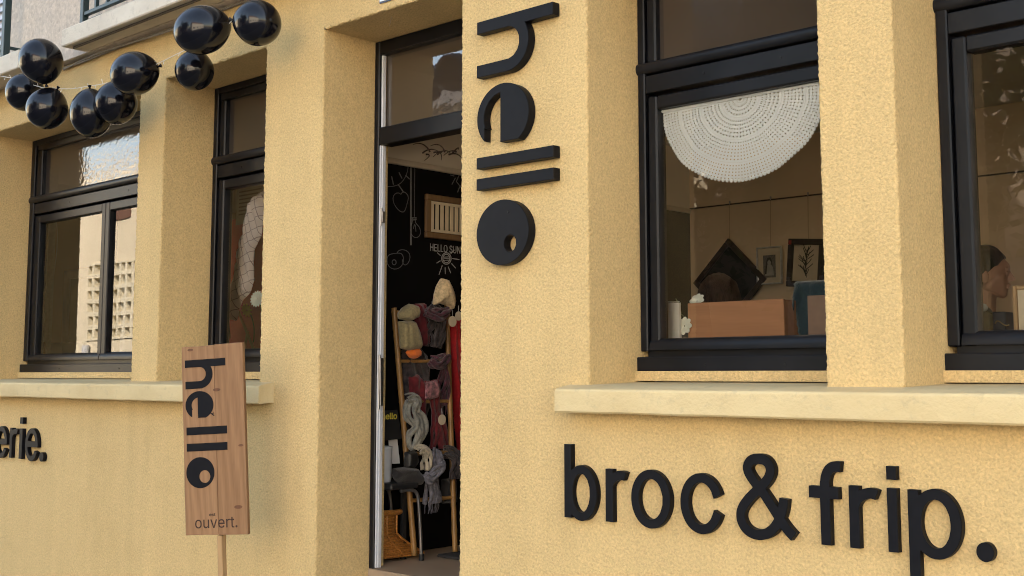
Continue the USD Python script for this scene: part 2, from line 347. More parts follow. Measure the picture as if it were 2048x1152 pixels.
for k, (a, b) in enumerate(piers):
    la, lb = (a if k == 0 else a+E), (b if k == len(piers)-1 else b-E)
    wl.append(front(la, lb, ZS-.06, ZT+E))
    if k > 0:
        z0 = .1 if a == XD[1] else ZS-.01
        wl += [arris((a, 0, z0), (a, 0, ZT), X_, Y_, 10+k), front(a, a+E, ZT, ZT+E)]
    if k < len(piers)-1:
        z0 = .1 if b == XD[0] else ZS-.01
        wl += [arris((b, 0, z0), (b, 0, ZT), -X_, Y_, 30+k), front(b-E, b, ZT, ZT+E)]
wl += [front(XA, XD[0]-E, 0, ZS-.06), front(XD[1]+E, XB, 0, ZS-.06), front(XD[0]-E, XD[1]+E, 0, .1)]
for k, (a, b) in enumerate(OPEN):
    wl += [arris((a, 0, ZT), (b, 0, ZT), Z_, Y_, 50+k)]
    zb = .1 if (a, b) == XD else ZS
    wl += [quad((a, E, zb), (a, YI, zb), (a, YI, ZT), (a, E, ZT)), quad((b, E, zb), (b, E, ZT), (b, YI, ZT), (b, YI, zb)),
           quad((a, E, ZT), (a, YI, ZT), (b, YI, ZT), (b, E, ZT))]
    if (a, b) != XD: wl.append(quad((a, YF-.03, ZS+.012), (b, YF-.03, ZS+.012), (b, YF-.03, 1.51), (a, YF-.03, 1.51)))
    
wall = obj('wall', wl, OCHRE, shop, smooth=50)
# upper storey
UY = -.06
up = [bx(-9.2, -8.35, UY, .3, ZB, 13.6), bx(-8.35, -7.29, UY, .3, 5.55, 13.6), bx(-7.29, 1.6, UY, .3, ZB, 13.6)]
up = [quad((-7.29, UY, ZB), (1.6, UY, ZB), (1.6, UY, 13.6), (-7.29, UY, 13.6)), quad((-9.2, UY, ZB), (-8.35, UY, ZB), (-8.35, UY, 13.6), (-9.2, UY, 13.6)),
      quad((-8.35, UY, 5.55), (-7.29, UY, 5.55), (-7.29, UY, 13.6), (-8.35, UY, 13.6)), quad((-9.2, UY, ZB), (-9.2, .0, ZB), (1.6, .0, ZB), (1.6, UY, ZB)),
      quad((-7.29, UY, 3.38), (-7.29, .12, 3.38), (-7.29, .12, 5.55), (-7.29, UY, 5.55)), quad((-8.35, .12, 3.38), (-7.29, .12, 3.38), (-7.29, .12, 3.28), (-8.35, .12, 3.28))]
obj('upper_wall', up, GREY_RENDER, shop)
obj('flank_wall', [quad((1.6, 0, 0), (1.6, 9, 0), (1.6, 9, 13.6), (1.6, 0, 13.6)), quad((-9.2, 9, 0), (-9.2, 0, 0), (-9.2, 0, 13.6), (-9.2, 9, 13.6)), quad((-9.2, 9, 0), (1.6, 9, 0), (1.6, 9, 13.6), (-9.2, 9, 13.6))], GREY_RENDER, shop)
obj('roof', bx(-9.3, 1.7, -.2, 9.1, 13.6, 13.75), ROOF, shop)
# window sills: cast lengths with joints
def sill(x0, x1, zt, zb, seed):
    n = 64; xs = np.linspace(x0, x1, n)
    zf = zt-.012
    prof = np.array([(YF-.02, zt+.008), (0.0, zt), (-.068, zf), (-.076, zf-.004), (-.08, zf-.012), (-.08, zb+.006), (-.074, zb), (-.02, zb+.004), (0.0, zb+.004)])
    V = np.array([[(x, p[0], p[1]) for p in prof] for x in xs]).reshape(-1, 3)
    V[:, 1:] += (meshkit.noise(V*[9, 30, 30], seed)[:, None]-.5)*.0028*(V[:, 1] < -.01)[:, None]
    m = len(prof); i, j = np.meshgrid(np.arange(n-1), np.arange(m-1), indexing='ij'); a = (i*m+j).ravel()
    f = np.vstack([np.c_[a, a+1, a+m+1], np.c_[a, a+m+1, a+m]])
    caps = []
    for e in (0, n-1):
        c = [e*m+k for k in range(m)]
        caps += [[c[0], c[k], c[k+1]] for k in range(1, m-1)]
    return trimesh.Trimesh(V, np.vstack([f, caps]), process=False)
obj('window_sill', sill(-8.3, float(onY(548, 766, 0)[0]), 1.463, 1.368, 1), SILL, shop, smooth=40)
obj('window_sill', sill(-2.738, .1, 1.463, 1.369, 2), SILL, shop, smooth=40)
# balcony slabs, with a drip groove and a railing
def slab(x0, x1, z0, z1):
    y0 = -.213
    return [bx(x0, x1, y0, UY-.002, z0, z1, .006), bx(x0+.05, x1, y0+.045, y0+.05, z0-.004, z0+.01)]
obj('balcony_slab', bx(-6.194, -2.2, -.213, UY-.002, 3.274, 3.371, .006), SLAB, shop)
obj('drip_strip', bx(-6.14, -2.2, -.172, -.166, 3.262, 3.276), plain('dark_drip_groove', (.06, .05, .04), .9), shop)
obj('balcony_slab', bx(-8.7, -6.72, -.213, UY-.002, 3.252, 3.362, .006), SLAB, shop)
obj('railing_post', bx(-6.02, -5.985, -.20, -.165, 3.371, 4.3, .003), GREEN, shop)
obj('railing_rail', bx(-5.985, -2.2, -.195, -.17, 3.41, 3.432, .003), GREEN, shop)
obj('railing_rail', bx(-6.02, -2.2, -.2, -.165, 4.3, 4.335, .003), GREEN, shop)
for k in range(30): obj('railing_bar', bx(-5.88+k*.12, -5.862+k*.12, -.191, -.173, 3.432, 4.3), GREEN, shop)
obj('railing_foot', bx(-5.95, -5.80, -.19, -.165, 3.371, 3.385), GREEN, shop)
obj('railing_post', bx(-6.98, -6.94, -.205, -.165, 3.362, 4.3, .003), GREEN, shop)
obj('railing_rail', bx(-6.97, -6.95, -.165, UY, 3.415, 3.432, .002), GREEN, shop)
obj('railing_rail', bx(-8.7, -6.98, -.2, -.17, 3.41, 3.432, .002), GREEN, shop)
# balcony door with white shutters on the upper storey
fw = obj('balcony_door', [bx(-7.36, -7.292, .0, .06, 3.38, 5.55, .004), bx(-8.35, -8.28, .0, .06, 3.38, 5.55, .004), bx(-8.28, -7.36, .0, .06, 3.38, 3.46, .004), bx(-8.28, -7.36, .0, .06, 5.45, 5.55, .004), bx(-8.28, -7.36, .03, .05, 3.46, 5.45)], WHITE_PVC, shop)
for k in range(36): obj('louvre', quad((-8.27, .012, 3.47+k*.055), (-7.37, .012, 3.47+k*.055), (-7.37, .029, 3.518+k*.055), (-8.27, .029, 3.518+k*.055)), WHITE_PVC, fw)
# rear and inner faces of the room
RX0, RX1, RY, FZ, CZ = -9.0, 1.5, 3.06, .658, 2.86
RZ = 2.535          # height of the picture rail
inner = []
for k, (a, b) in enumerate(piers):
    inner.append(front(max(a, RX0), min(b, RX1), FZ, CZ, YI))
for (a, b) in OPEN:
    if (a, b) != XD: inner.append(front(a, b, FZ, 1.5, YI))
    inner.append(front(a, b, ZT-.15, CZ, YI) if False else front(a, b, 2.995, 3.02, YI))
    inner.append(quad((a, YI, 2.86), (b, YI, 2.86), (b, YI, 3.0), (a, YI, 3.0)) if False else front(a, b, 3.0, 3.01, YI))
obj('inner_wall', inner, ROOM, shop)
obj('back_wall', [front(RX0, RX1, FZ, CZ+.25, RY)], ROOM, shop)
obj('side_wall', quad((RX0, YI, FZ), (RX0, RY, FZ), (RX0, RY, CZ+.25), (RX0, YI, CZ+.25)), ROOM, shop)
obj('side_wall', [quad((RX1, YI, FZ), (RX1, RY, FZ), (RX1, RY, CZ+.25), (RX1, YI, CZ+.25))], ROOM, shop)
obj('ceiling', [quad((RX0, YI, 3.02), (RX1, YI, 3.02), (RX1, RY, 2.9), (RX0, RY, 2.9))], CEIL, shop)
obj('floor', [quad((RX0, YF, FZ), (RX1, YF, FZ), (RX1, RY, FZ), (RX0, RY, FZ))], FLOOR, shop)
obj('doorstep', [bx(-4.149, -3.284, -.34, .28, .001, .12, .01), bx(-4.147, -3.286, .10, .283, .121, .57, .01)], KERB, shop)
# dark partition with the chalkboard, just beside the door
XW = -4.35
cb = obj('chalkboard_wall', bx(XW-.08, XW, YI+.002, RY-.002, FZ+.002, RZ-.029), CHALKBOARD, shop)
obj('partition', bx(XW-.08, XW, YI+.002, RY-.002, RZ, 2.99), CEIL, shop)
obj('picture_rail', bx(XW-.085, XW+.012, YI+.002, RY-.002, RZ-.029, RZ, .004), RAIL, shop)

# ------------------------------------------------------------------ windows and door frame (parts of the building)
def window(x0, x1, mullion=None, dots=(), sw=.09):
    fx = sw*.42; cw = sw-fx-.004; g = .002; a, b = x0+g, x1-g; P = []
    P += [bx(a, a+fx, YF, YF+.08, 1.58, ZT-g, .004), bx(b-fx, b, YF, YF+.08, 1.58, ZT-g, .004)]
    P += [bx(a+fx, b-fx, YF, YF+.08, 2.972, ZT-g, .004), bx(a+fx+.004, b-fx-.004, YF+.012, YF+.07, 2.937, 2.974, .003)]
    P += [bx(a+fx+.004, a+sw, YF+.010, YF+.07, 2.635, 2.937, .006), bx(b-sw, b-fx-.004, YF+.010, YF+.07, 2.635, 2.937, .006)]
    P += [bx(a+fx, b-fx, YF+.004, YF+.08, 2.522, 2.588, .003)]
    P += [bx(a+fx, b-fx, YF+.03, YF+.08, 2.588, 2.61)]
    w = obj('window', P, ALU, shop)
    # half-round drip rail
    n = 14; prof = [(YF-.008+.016-.016*math.cos(t), 2.617+.022*math.sin(t)) for t in np.linspace(-math.pi/2, math.pi/2, n)]+[(YF+.06, 2.639), (YF+.06, 2.595)]
    pv = Polygon([(p[0], p[1]) for p in prof]); m = trimesh.creation.extrude_polygon(pv, b-a+.004, engine='earcut')
    obj('drip_rail', place(m, (a-.002, 0, 0), Y_, Z_, X_), ALU, w, smooth=40)
    def casement(u0, u1, y):
        c = [bx(u0, u0+cw, y, y+.06, 1.582, 2.512, .006), bx(u1-cw, u1, y, y+.06, 1.582, 2.512, .006),
             bx(u0+cw, u1-cw, y+.001, y+.06, 2.460, 2.511, .006)]
        n = 8; pr = [(y-.012, 1.584), (y-.012, 1.590)]+[(y-.012+.03*(1-math.cos(t)), 1.590+.036*math.sin(t)) for t in np.linspace(.2, math.pi/2, n)]+[(y+.06, 1.628), (y+.06, 1.584)]
        m = trimesh.creation.extrude_polygon(Polygon(pr), u1-u0-.006, engine='earcut')
        return c, place(m, (u0+.003, 0, 0), Y_, Z_, X_)
    spans = [(a+fx+.004, b-fx-.004)] if mullion is None else [(a+fx+.004, mullion-.001), (mullion+.001, b-fx-.004)]
    for (u0, u1) in spans:
        if mullion is None: c, r = casement(u0, u1, YF+.012)
        else:
            L, R = u0 == a+fx+.004, u1 == b-fx-.004
            c = [bx(u0, u0+(cw if L else .045), YF+.012, YF+.072, 1.582, 2.512, .005), bx(u1-(cw if R else .045), u1, YF+.012, YF+.072, 1.582, 2.512, .005),
                 bx(u0+.045, u1-.045, YF+.013, YF+.072, 2.460, 2.511, .005)]
            r = casement(u0, u1, YF+.012)[1]
        cs = obj('casement', c+[r], ALU, w, smooth=30)
        obj('pane', quad((u0+.02, YF+.035, 1.60), (u1-.02, YF+.035, 1.60), (u1-.02, YF+.035, 2.49), (u0+.02, YF+.035, 2.49)), GLASS_E if x1 > -1 else GLASS, w)
    obj('transom_pane', quad((a+sw-.02, YF+.04, 2.62), (b-sw+.02, YF+.04, 2.62), (b-sw+.02, YF+.04, 2.96), (a+sw-.02, YF+.04, 2.96)), HAMMERED if x1 < -4 else HAMMERED_R, w)
    obj('sill_board', [bx(a-.012, b+.012, YF-.018, YF+.07, 1.503, 1.560, .004), bx(a+.02, b-.02, YF+.02, YF+.07, 1.558, 1.586)], ALU, w)
    for t in dots:
        d = trimesh.creation.cylinder(.004, .003, sections=10); d.apply_transform(trimesh.transformations.rotation_matrix(math.pi/2, [1, 0, 0]))
        for z, y in ((2.556, YF+.003), (1.531, YF-.0195)):
            q = d.copy(); q.apply_translation((t, y, z)); obj('screw_cap', q, SCREW, w)
    obj('window_board', bx(a, b, YF+.082, .80, 1.575, 1.603, .003), RAIL, w)
    return w
window(*XL, mullion=-6.605, dots=(-7.05, -6.33), sw=.13)
window(*XM, dots=(-5.2,), sw=.092)
window(*XR, dots=(-2.36, -2.05), sw=.076)
window(*XE, dots=(-1.2, -.7), sw=.085)
df = obj('door_frame', [bx(XD[0]+.002, XD[0]+.034, YF, YF+.036, .46, ZT-.002, .004), bx(XD[1]-.034, XD[1]-.002, YF, YF+.08, .46, ZT-.002, .004),
     bx(XD[0]+.034, XD[1]-.034, YF+.001, YF+.08, 2.945, ZT-.003, .004), bx(XD[0]+.034, XD[1]-.034, YF+.001, YF+.08, 2.528, 2.608, .004)], ALU, shop)
obj('glazing_bead', [bx(XD[0]+.035, XD[0]+.046, YF+.012, YF+.034, 2.609, 2.944, .003)], WHITE_PVC, df)
obj('transom_pane', quad((XD[0]+.04, YF+.04, 2.6), (XD[1]-.03, YF+.04, 2.6), (XD[1]-.03, YF+.04, 2.95), (XD[0]+.04, YF+.04, 2.95)), RIPPLED, df)
obj('inner_jamb', [bx(XD[0]+.035, XD[0]+.043, YF+.006, YF+.026, .66, 2.527, .002), bx(XD[0]+.0432, XD[0]+.049, YF+.014, YF+.034, .66, 2.527, .002)], WHITE_PVC, df)
for z0, z1 in ((2.175, 2.225), (1.36, 1.57)):
    h = obj('hinge', bx(XD[0]+.0495, XD[0]+.056, YF+.010, YF+.03, z0, z1, .002), STEEL, df)
    obj('hinge_pin', trimesh.creation.cylinder(.005, segment=[(XD[0]+.053, YF+.006, z0-.015), (XD[0]+.053, YF+.006, z1+.015)], sections=10), STEEL, h)
obj('threshold', bx(XD[0]+.002, XD[1]-.002, YF-.005, YF+.1, .58, FZ-.002, .004), FLOOR, df)

# ------------------------------------------------------------------ lettering on the wall
def half_ring(xc, zc, rx, rz, w, n=40):
    t = np.linspace(-math.pi/2, math.pi/2, n)
    o = [(xc+rx*math.cos(a), zc+rz*math.sin(a)) for a in t]; i = [(xc+(rx-w)*math.cos(a), zc+(rz-w)*math.sin(a)) for a in t[::-1]]
    return Polygon(o+i)
def ell(x, z, rx, rz, n=72):
    t = np.arange(n)*2*math.pi/n; return Polygon(np.c_[x+rx*np.cos(t), z+rz*np.sin(t)])
def logo(xb, xa, xr, h_z, h_s, h_leg, e_c, e_r, e_bar, e_cut, e_w, ls, o_c, o_r, hole_c, hole_r):
    """The five letters of the word, turned a quarter turn: baseline at xb, ascenders reach xa, bowls reach xr."""
    out = []
    s = h_s; zc = (h_z+h_leg)/2; rz = (h_z-h_leg)/2; rx = rz; xc = xr-rx
    bowl = unary_union([half_ring(xc, zc, rx, rz, s), sbox(xb, h_leg, xc, h_leg+s)])
    out.append(unary_union([sbox(xb, h_z-s, xa, h_z), bowl]).buffer(0))
    d = ell(*e_c, *e_r); inner = ell(e_c[0], e_c[1], e_r[0]-e_w, e_r[1]-e_w*.9)
    left = sbox(xb-1, e_c[1]-1, e_bar, e_c[1]+1)
    e = d.difference(inner.intersection(left)).difference(sbox(xb-1, e_c[1]-1, xr+1, e_cut)).difference(sbox(e_c[0]-e_r[0]+e_w*1.05, e_cut-1, e_bar, e_c[1]-e_r[1]*.3))
    out.append(max(getattr(e, 'geoms', [e]), key=lambda g: g.area) if e.geom_type != 'Polygon' else e)
    for z0, z1 in ls: out.append(sbox(xb, z0, xa, z1))
    out.append(ell(*o_c, *o_r).difference(ell(*hole_c, *hole_r)))
    return out
hello = thing('wall_lettering', 'large black letters reading hello down the pier right of the door', 'lettering')
LP = logo(-3.159, -2.775, -2.893, 2.829, .047, 2.613, (-3.0245, 2.450), (.1325, .122), -3.036, 2.352, .036, ((2.264, 2.306), (2.183, 2.226)), (-3.0255, 2.015), (.1325, .121), (-2.986, 1.972), (.0305, .0315))
for p in LP:
    obj('letter', place(extr(p, .036, .0015), (0, -.004, 0), X_, Z_, -Y_), LETTER, hello)
d = trimesh.creation.cylinder(.0035, .003, sections=10); d.apply_transform(trimesh.transformations.rotation_matrix(math.pi/2, [1, 0, 0])); d.apply_translation((-2.995, -.0405, 2.087))
obj('screw_cap', d, SCREW, hello)

SW = .031
def stroke(pts, w, n=60, smooth=True, cap=2):
    p = spline(pts, n) if smooth and len(pts) > 2 else np.array(pts)
    return LineString(p).buffer(w/2, cap_style=cap, join_style=1)
def ring(x0, x1, z0, z1, w=SW, wz=None):
    wz = wz or w*.92; c = ((x0+x1)/2, (z0+z1)/2); rx, rz = (x1-x0)/2, (z1-z0)/2
    return ell(*c, rx, rz).difference(ell(*c, rx-w, rz-wz))
def L_b(x0, x1, z0, zx, zt): return unary_union([ring(x0+.006, x1, z0-.007, zx+.006), sbox(x0, z0, x0+SW, zt)])
def L_p(x0, x1, z0, zx, zd): return unary_union([ring(x0+.006, x1, z0-.007, zx+.006), sbox(x0, zd, x0+SW, zx)])
def L_r(x0, x1, z0, zx):
    a = stroke([(x0+SW/2, zx-.075), (x0+SW/2+.012, zx-.036), (x0+SW+.026, zx-.019), (x1, zx-.022)], SW*.95)
    return unary_union([sbox(x0, z0, x0+SW, zx), a])
def L_o(x0, x1, z0, zx): return ring(x0, x1, z0-.007, zx+.006)
def L_c(x0, x1, z0, zx):
    o = ring(x0, x1+.012, z0-.007, zx+.006); cx, cz = (x0+x1+.012)/2, (z0+zx)/2
    return o.difference(Polygon([(cx+.012, cz), (x1+.2, cz+.13), (x1+.2, cz-.13)]))
def L_e(x0, x1, z0, zx):
    o = ring(x0, x1, z0-.007, zx+.006); cz = (z0+zx)/2
    o = o.difference(Polygon([((x0+x1)/2+.02, cz-.012), (x1+.1, cz-.012), (x1+.1, cz-.075), ((x0+x1)/2+.02, cz-.026)]))
    return unary_union([o, sbox(x0+SW*.6, cz-.014, x1-.004, cz+.018)])
def L_i(x0, x1, z0, zx, zt): return unary_union([sbox(x0, z0, x1, zx), sbox(x0, zt-.037, x1, zt)])
def L_f(x0, x1, z0, zx, zt):
    xs = x0+.036; a = stroke([(xs+SW/2, z0+.1), (xs+SW/2, zt-.07), (xs+SW/2+.014, zt-.03), (x1, zt-.02)], SW*.97)
    return unary_union([sbox(xs, z0, xs+SW, zt-.07), a, sbox(x0, zx-.034, x1-.008, zx)])
def L_amp(x0, x1, z0, zt):
    w, h = x1-x0, zt-z0; P = lambda u, v: (x0+u*w, z0+v*h)
    q = [P(.93, .09), P(.72, .27), P(.46, .55), P(.27, .72), P(.22, .82), P(.28, .90), P(.40, .925), P(.53, .90), P(.59, .81), P(.53, .69), P(.36, .56), P(.18, .42), P(.095, .28), P(.16, .14), P(.32, .075), P(.52, .10), P(.68, .22), P(.76, .36), P(.79, .50)]
    return stroke(q, SW*.98, 160)
def word(glyphs, label, y=-.002, depth=.022):
    t = thing('wall_lettering', label, 'lettering')
    for g in glyphs: obj('letter', place(extr(g.buffer(.002).buffer(-.002), depth, .0012), (0, y, 0), X_, Z_, -Y_), LETTER, t)
Z0, ZX, ZA = 1.013, 1.186, 1.26
word([L_b(-2.745, -2.601, Z0, ZX, ZA), L_r(-2.564, -2.482, Z0, ZX), L_o(-2.457, -2.300, Z0, ZX), L_c(-2.262, -2.117, Z0, ZX), L_amp(-2.062, -1.846, 1.003, 1.266),
      L_f(-1.808, -1.706, Z0, ZX-.008, ZA-.004), L_r(-1.682, -1.597, Z0, ZX), L_i(-1.567, -1.538, Z0, ZX, ZA-.014), L_p(-1.507, -1.358, Z0, ZX, .925), ell(-1.299, 1.038, .0235, .025)],
     'black letters reading broc&frip. under the right window sill')
dx = 0
word([L_e(-7.225, -7.065, Z0, ZX), L_r(-7.03, -6.935, Z0, ZX), L_i(-6.905, -6.867, Z0, ZX, ZA-.01), L_e(-6.83, -6.672, Z0, ZX), ell(-6.622, 1.036, .0265, .026)],
     'black letters ending in erie. under the left window sill')

# ------------------------------------------------------------------ wooden sign on a stick in front of the wall
TS = 5.0
c0 = onT(428, 878, TS); vd = c0-CAM; vd[2] = 0; vd /= np.linalg.norm(vd)
ang = math.radians(-30)          # turned towards the wall's direction
nrm = -vd; nrm = np.array([nrm[0]*math.cos(ang)-nrm[1]*math.sin(ang), nrm[0]*math.sin(ang)+nrm[1]*math.cos(ang), 0])
bxv = np.cross(Z_, nrm); lean = math.radians(3.4)
ex = bxv*math.cos(lean)-Z_*math.sin(lean)*-1; ex = bxv*math.cos(lean)+Z_*math.sin(lean); ez = np.cross(ex, -nrm); ez = -ez if ez[2] < 0 else ez
W, H = 120/F*TS/math.cos(math.radians(30)), 375/F*TS
MS = np.eye(4); MS[:3, 0] = ex; MS[:3, 1] = -nrm; MS[:3, 2] = ez; MS[:3, 3] = c0
sign = thing('wooden_sign', 'stained pine board on a thin stick with hello est ouvert. painted on it', 'sign', mat4=MS)
sp = W*.535
def plank(x0, x1, z0, z1, seed, wob=.0):
    m = bx(x0, x1, 0, .02, z0, z1, .0015); m = m.subdivide().subdivide().subdivide()
    v = m.vertices; v[:, 0] += (meshkit.noise(v*[6, 6, 18], seed)-.5)*.0025; v[:, 2] += (meshkit.noise(v*[18, 6, 6], seed+3)-.5)*.003; return m
obj('plank', plank(-W/2, -W/2+sp-.0004, -H/2, H/2, 5), PINE, sign)
obj('plank', plank(-W/2+sp+.0004, W/2, -H/2-.002, H/2+.002, 9), PINE_B, sign)
for (u, v, r) in ((.565, .24, .010), (.15, .018, .008), (.86, .86, .011), (.93, .54, .007)):
    k = trimesh.creation.cylinder(r, .001, sections=14); k.apply_transform(trimesh.transformations.rotation_matrix(math.pi/2, [1, 0, 0])); k.apply_scale([1.7, 1, .7]); k.apply_translation((-W/2+u*W, -.0003, H/2-v*H))
    obj('wood_knot', k, KNOT, sign)
cu = lambda x, y: ((x-150-(y-85)*.030)/272*W-W/2, H/2-(y-85+(x-150)*.03)/868*H)
cx_ = lambda x: (x/272*W); cz_ = lambda y: y/868*H
b0, a0 = cu(168, 165)[0], cu(347, 165)[0]
SP = logo(b0, a0, cu(291, 215)[0], cu(250, 145)[1], cz_(35), cu(250, 280)[1], cu(234, 357), (cx_(62), cz_(65)), cu(227, 357)[0], cu(230, 416)[1], cx_(27),
          ((cu(260, 493)[1], cu(260, 457)[1]), (cu(260, 568)[1], cu(260, 532)[1])), cu(240, 667), (cx_(62), cz_(71)), cu(260, 685), (cx_(24), cz_(29)))
for p in SP: obj('letter', place(extr(p, .0012), (0, -.0001, 0), X_, Z_, -Y_), LETTER, sign)
obj('letter', place(extr(unary_union([LineString([cu(285, 396), cu(298, 406)]).buffer(.0022), LineString([cu(292, 398), cu(297, 395)]).buffer(.0016)]), .001), (0, -.0001, 0), X_, Z_, -Y_), LETTER, sign)
def text(s, h, depth=.001, bold=False): return meshkit.text_mesh(s, h, depth, bold)
tm = text('ouvert.', .036, .0008); bb = tm.bounds; wt = cx_(184); tm.apply_scale([wt/(bb[1]-bb[0])[0], cz_(48)/(bb[1]-bb[0])[1], 1]); tm.apply_translation(-tm.bounds[0]); u, v = cu(219, 921)
BURN = plain('burnt_letters', (.035, .012, .006), .7)
obj('letter', place(tm, (u, -.0001, v), X_, Z_, -Y_), BURN, sign)
tm = text('est', .014, .0008, True); bb = tm.bounds; tm.apply_scale([cx_(27)/(bb[1]-bb[0])[0], cz_(13)/(bb[1]-bb[0])[1], 1]); tm.apply_translation(-tm.bounds[0]); u, v = cu(280, 865)
obj('letter', place(tm, (u, -.0001, v), X_, Z_, -Y_), BURN, sign)
xs = cu(323, 950)[0]
lowz = -(c0[2])+.02
obj('stick', bx(xs-.012, xs+.012, .021, .036, -1.27, H/2-.15, .002), BATTEN, sign)
obj('stick', bx(xs-.0125, xs+.0115, .003, .0205, -1.27, -H/2-.004, .002), BATTEN, sign)

# ------------------------------------------------------------------ balloons and the string of lights
def balloon(px, py, r, y, axis, label, el=1.06):
    c = onY(px, py, y); R = r*((c-CAM)@FW)/F
    ax = RT*axis[0]-UP*axis[1]; ax = ax/np.linalg.norm(ax)
    n = 40; t = np.linspace(0, math.pi, n); rad = np.sin(t); zz = np.cos(t)*el
    rad = rad*(1-.06*np.clip(np.cos(t), 0, 1)**2); zz = zz+.05*np.clip(np.cos(t), 0, 1)**6
    b = lathe(np.c_[rad*R, zz*R], 48)
    o1 = np.cross(ax, FW); o1 /= np.linalg.norm(o1); o2 = np.cross(ax, o1)
    T = lambda m: place(m, c, o1, o2, ax)
    th = thing('balloon', label, 'balloon', group='black balloons on the string of lights')
    obj('envelope', T(b), BALLOON, th, smooth=True)
    k = lathe([(0, el*R+.003), (.006, el*R+.002), (.0045, el*R+.008), (.007, el*R+.012), (.010, el*R+.020), (.008, el*R+.021), (0, el*R+.016)], 14)
    obj('knot', T(k), BALLOON, th, smooth=True)
    return c+ax*(el*R+.015)
BL = [(82, 122, 42.5, -.36, (.2, .9), 'black balloon highest at the left, overlapping the corner of the balcony slab', 1.06),
      (50, 184, 37, -.27, (.55, -.8), 'black balloon half hidden at far left behind two others', 1.04),
      (94, 217, 40, -.31, (.45, -.85), 'black balloon hanging lowest left, in front of a half hidden one', 1.05),
      (182, 227, 41, -.29, (-.05, -1), 'elongated black balloon hanging lowest of all over the left window', 1.18),
      (232, 206, 41.5, -.24, (.2, -1), 'black balloon squeezed between the lowest one and a larger one to its right', 1.05),
      (269, 147, 43.5, -.33, (.95, -.28), 'black balloon with its knot to the right, between left window and pier top', 1.1),
      (389, 141, 38.5, -.22, (.1, -1), 'smaller black balloon hanging below the biggest one', 1.04),
      (404, 60, 48.5, -.34, (1, -.3), 'biggest black balloon, lying sideways with its knot to the right', 1.17),
      (515, 46, 46, -.26, (-.75, -.1), 'rightmost black balloon, casting a soft shadow on the wall', 1.03)]
for b in BL: balloon(*b)
gp = [onY(x, y, -.27) for x, y in ((-40, 140), (0, 152), (22, 156), (45, 163), (70, 171), (85, 175), (115, 177), (150, 177), (172, 173), (200, 169), (240, 158), (280, 143), (318, 126), (340, 115), (358, 106), (400, 88), (440, 66), (462, 43), (490, 20), (520, 0))]
gp = spline(gp, 160)
gl = thing('string_lights', 'sagging white string of tiny lights carrying the black balloons', 'string lights')
gw = obj('wire', tube(gp, .0016, 5), WHITE_PLASTIC, gl)
for i in range(4, 156, 4):
    a = RNG.uniform(0, 2*math.pi); dd = np.array([math.cos(a)*.5, -.25, math.sin(a)]); dd /= np.linalg.norm(dd)
    p = gp[i]; q = p+dd*RNG.uniform(.016, .026); obj('bulb', tube([p, (p+q)/2, q], [.0011, .0014, .0020], 5), WHITE_PLASTIC, gl)
cb1 = thing('wall_cable', 'thin grey cable running along the top edge of the ochre wall under the balcony', 'cable')
cp = spline([(-9, -.012, 3.262), (-6.62, -.014, 3.262), (-6.4, -.016, 3.255), (-6.0, -.014, 3.262), (-5.4, -.016, 3.258), (-4.8, -.014, 3.262), (-4.2, -.016, 3.26), (-3, -.014, 3.262)], 60)
obj('cable', tube(cp, .006, 6), CABLE, cb1)
cp2 = spline([(-6.55, -.02, 3.245), (-6.2, -.03, 3.262), (-5.8, -.04, 3.25), (-5.3, -.03, 3.242), (-4.9, -.025, 3.262)], 40)
obj('cable', tube(cp2, .004, 6), CABLE, cb1)
pl = thing('number_plate', 'small white enamel plate with dark rim just above the door', 'plate')
obj('rim', bx(-3.772, -3.55, -.006, -.001, 3.042, 3.20, .001), ENAMEL_EDGE, pl)
obj('plate', bx(-3.766, -3.556, -.010, -.0062, 3.048, 3.194, .001), ENAMEL, pl)
d = trimesh.creation.icosphere(1, .004); d.apply_translation((-3.752, -.011, 3.060)); obj('screw', d, STEEL, pl)
thd = thing('hanging_thread', 'thin pale thread hanging slack under the door soffit', 'thread')
obj('strand', tube([onY(787, 14, .005), (onY(787, 14, .005)+onY(774, 69, .27))/2+np.array([0, 0, -.01]), onY(774, 69, .27)], .0012, 5), CARD, thd)

# ------------------------------------------------------------------ doily behind the right window
dl = thing('crochet_doily', 'half round white crochet doily hanging from the top of the right window', 'doily')
DC = np.array([-2.243, YF+.075, 2.452]); DR = .335
DC[1] = YF+.052
def dpt(t, r):
    y = .005*math.sin(5*t)*r*r+.003*math.sin(13*t+1)*r
    return DC+np.array([-math.cos(t)*r*DR*.98, y, -math.sin(t)*r*DR*.85])
V, Fq = [], []
def band(r0, r1, rows, nh, wide=.34, tall=.38):
    # rows of square holes between two solid rings
    base = len(V); th_ = []
    for k in range(nh): th_ += [math.pi*k/nh, math.pi*(k+1-wide)/nh]
    th_.append(math.pi)
    rr = []
    for j in range(rows): rr += [r0+(r1-r0)*j/rows, r0+(r1-r0)*(j+1-tall)/rows]
    rr.append(r1)
    for t in th_:
        for r in rr: V.append(dpt(t, r))
    m_ = len(rr)
    for i in range(len(th_)-1):
        for j in range(m_-1):
            if rows and i % 2 == 1 and j % 2 == 1: continue
            a = base+i*m_+j; Fq.extend([[a, a+m_, a+m_+1], [a, a+m_+1, a+1]])
band(.02, .05, 1, 12, .3, .3); band(.05, .20, 3, 16); band(.20, .235, 1, 120, .2, .2); band(.235, .47, 5, 34); band(.47, .505, 1, 160, .2, .2)
band(.505, .75, 6, 54); band(.75, .785, 1, 200, .2, .2); band(.785, .985, 5, 74); band(.985, 1.0, 1, 70, .15, .15)
dm = trimesh.Trimesh(np.array(V), Fq, process=False); dm.remove_unreferenced_vertices()
obj('crochet_sheet', dm, WHITE_COTTON, dl)
sc_ = []
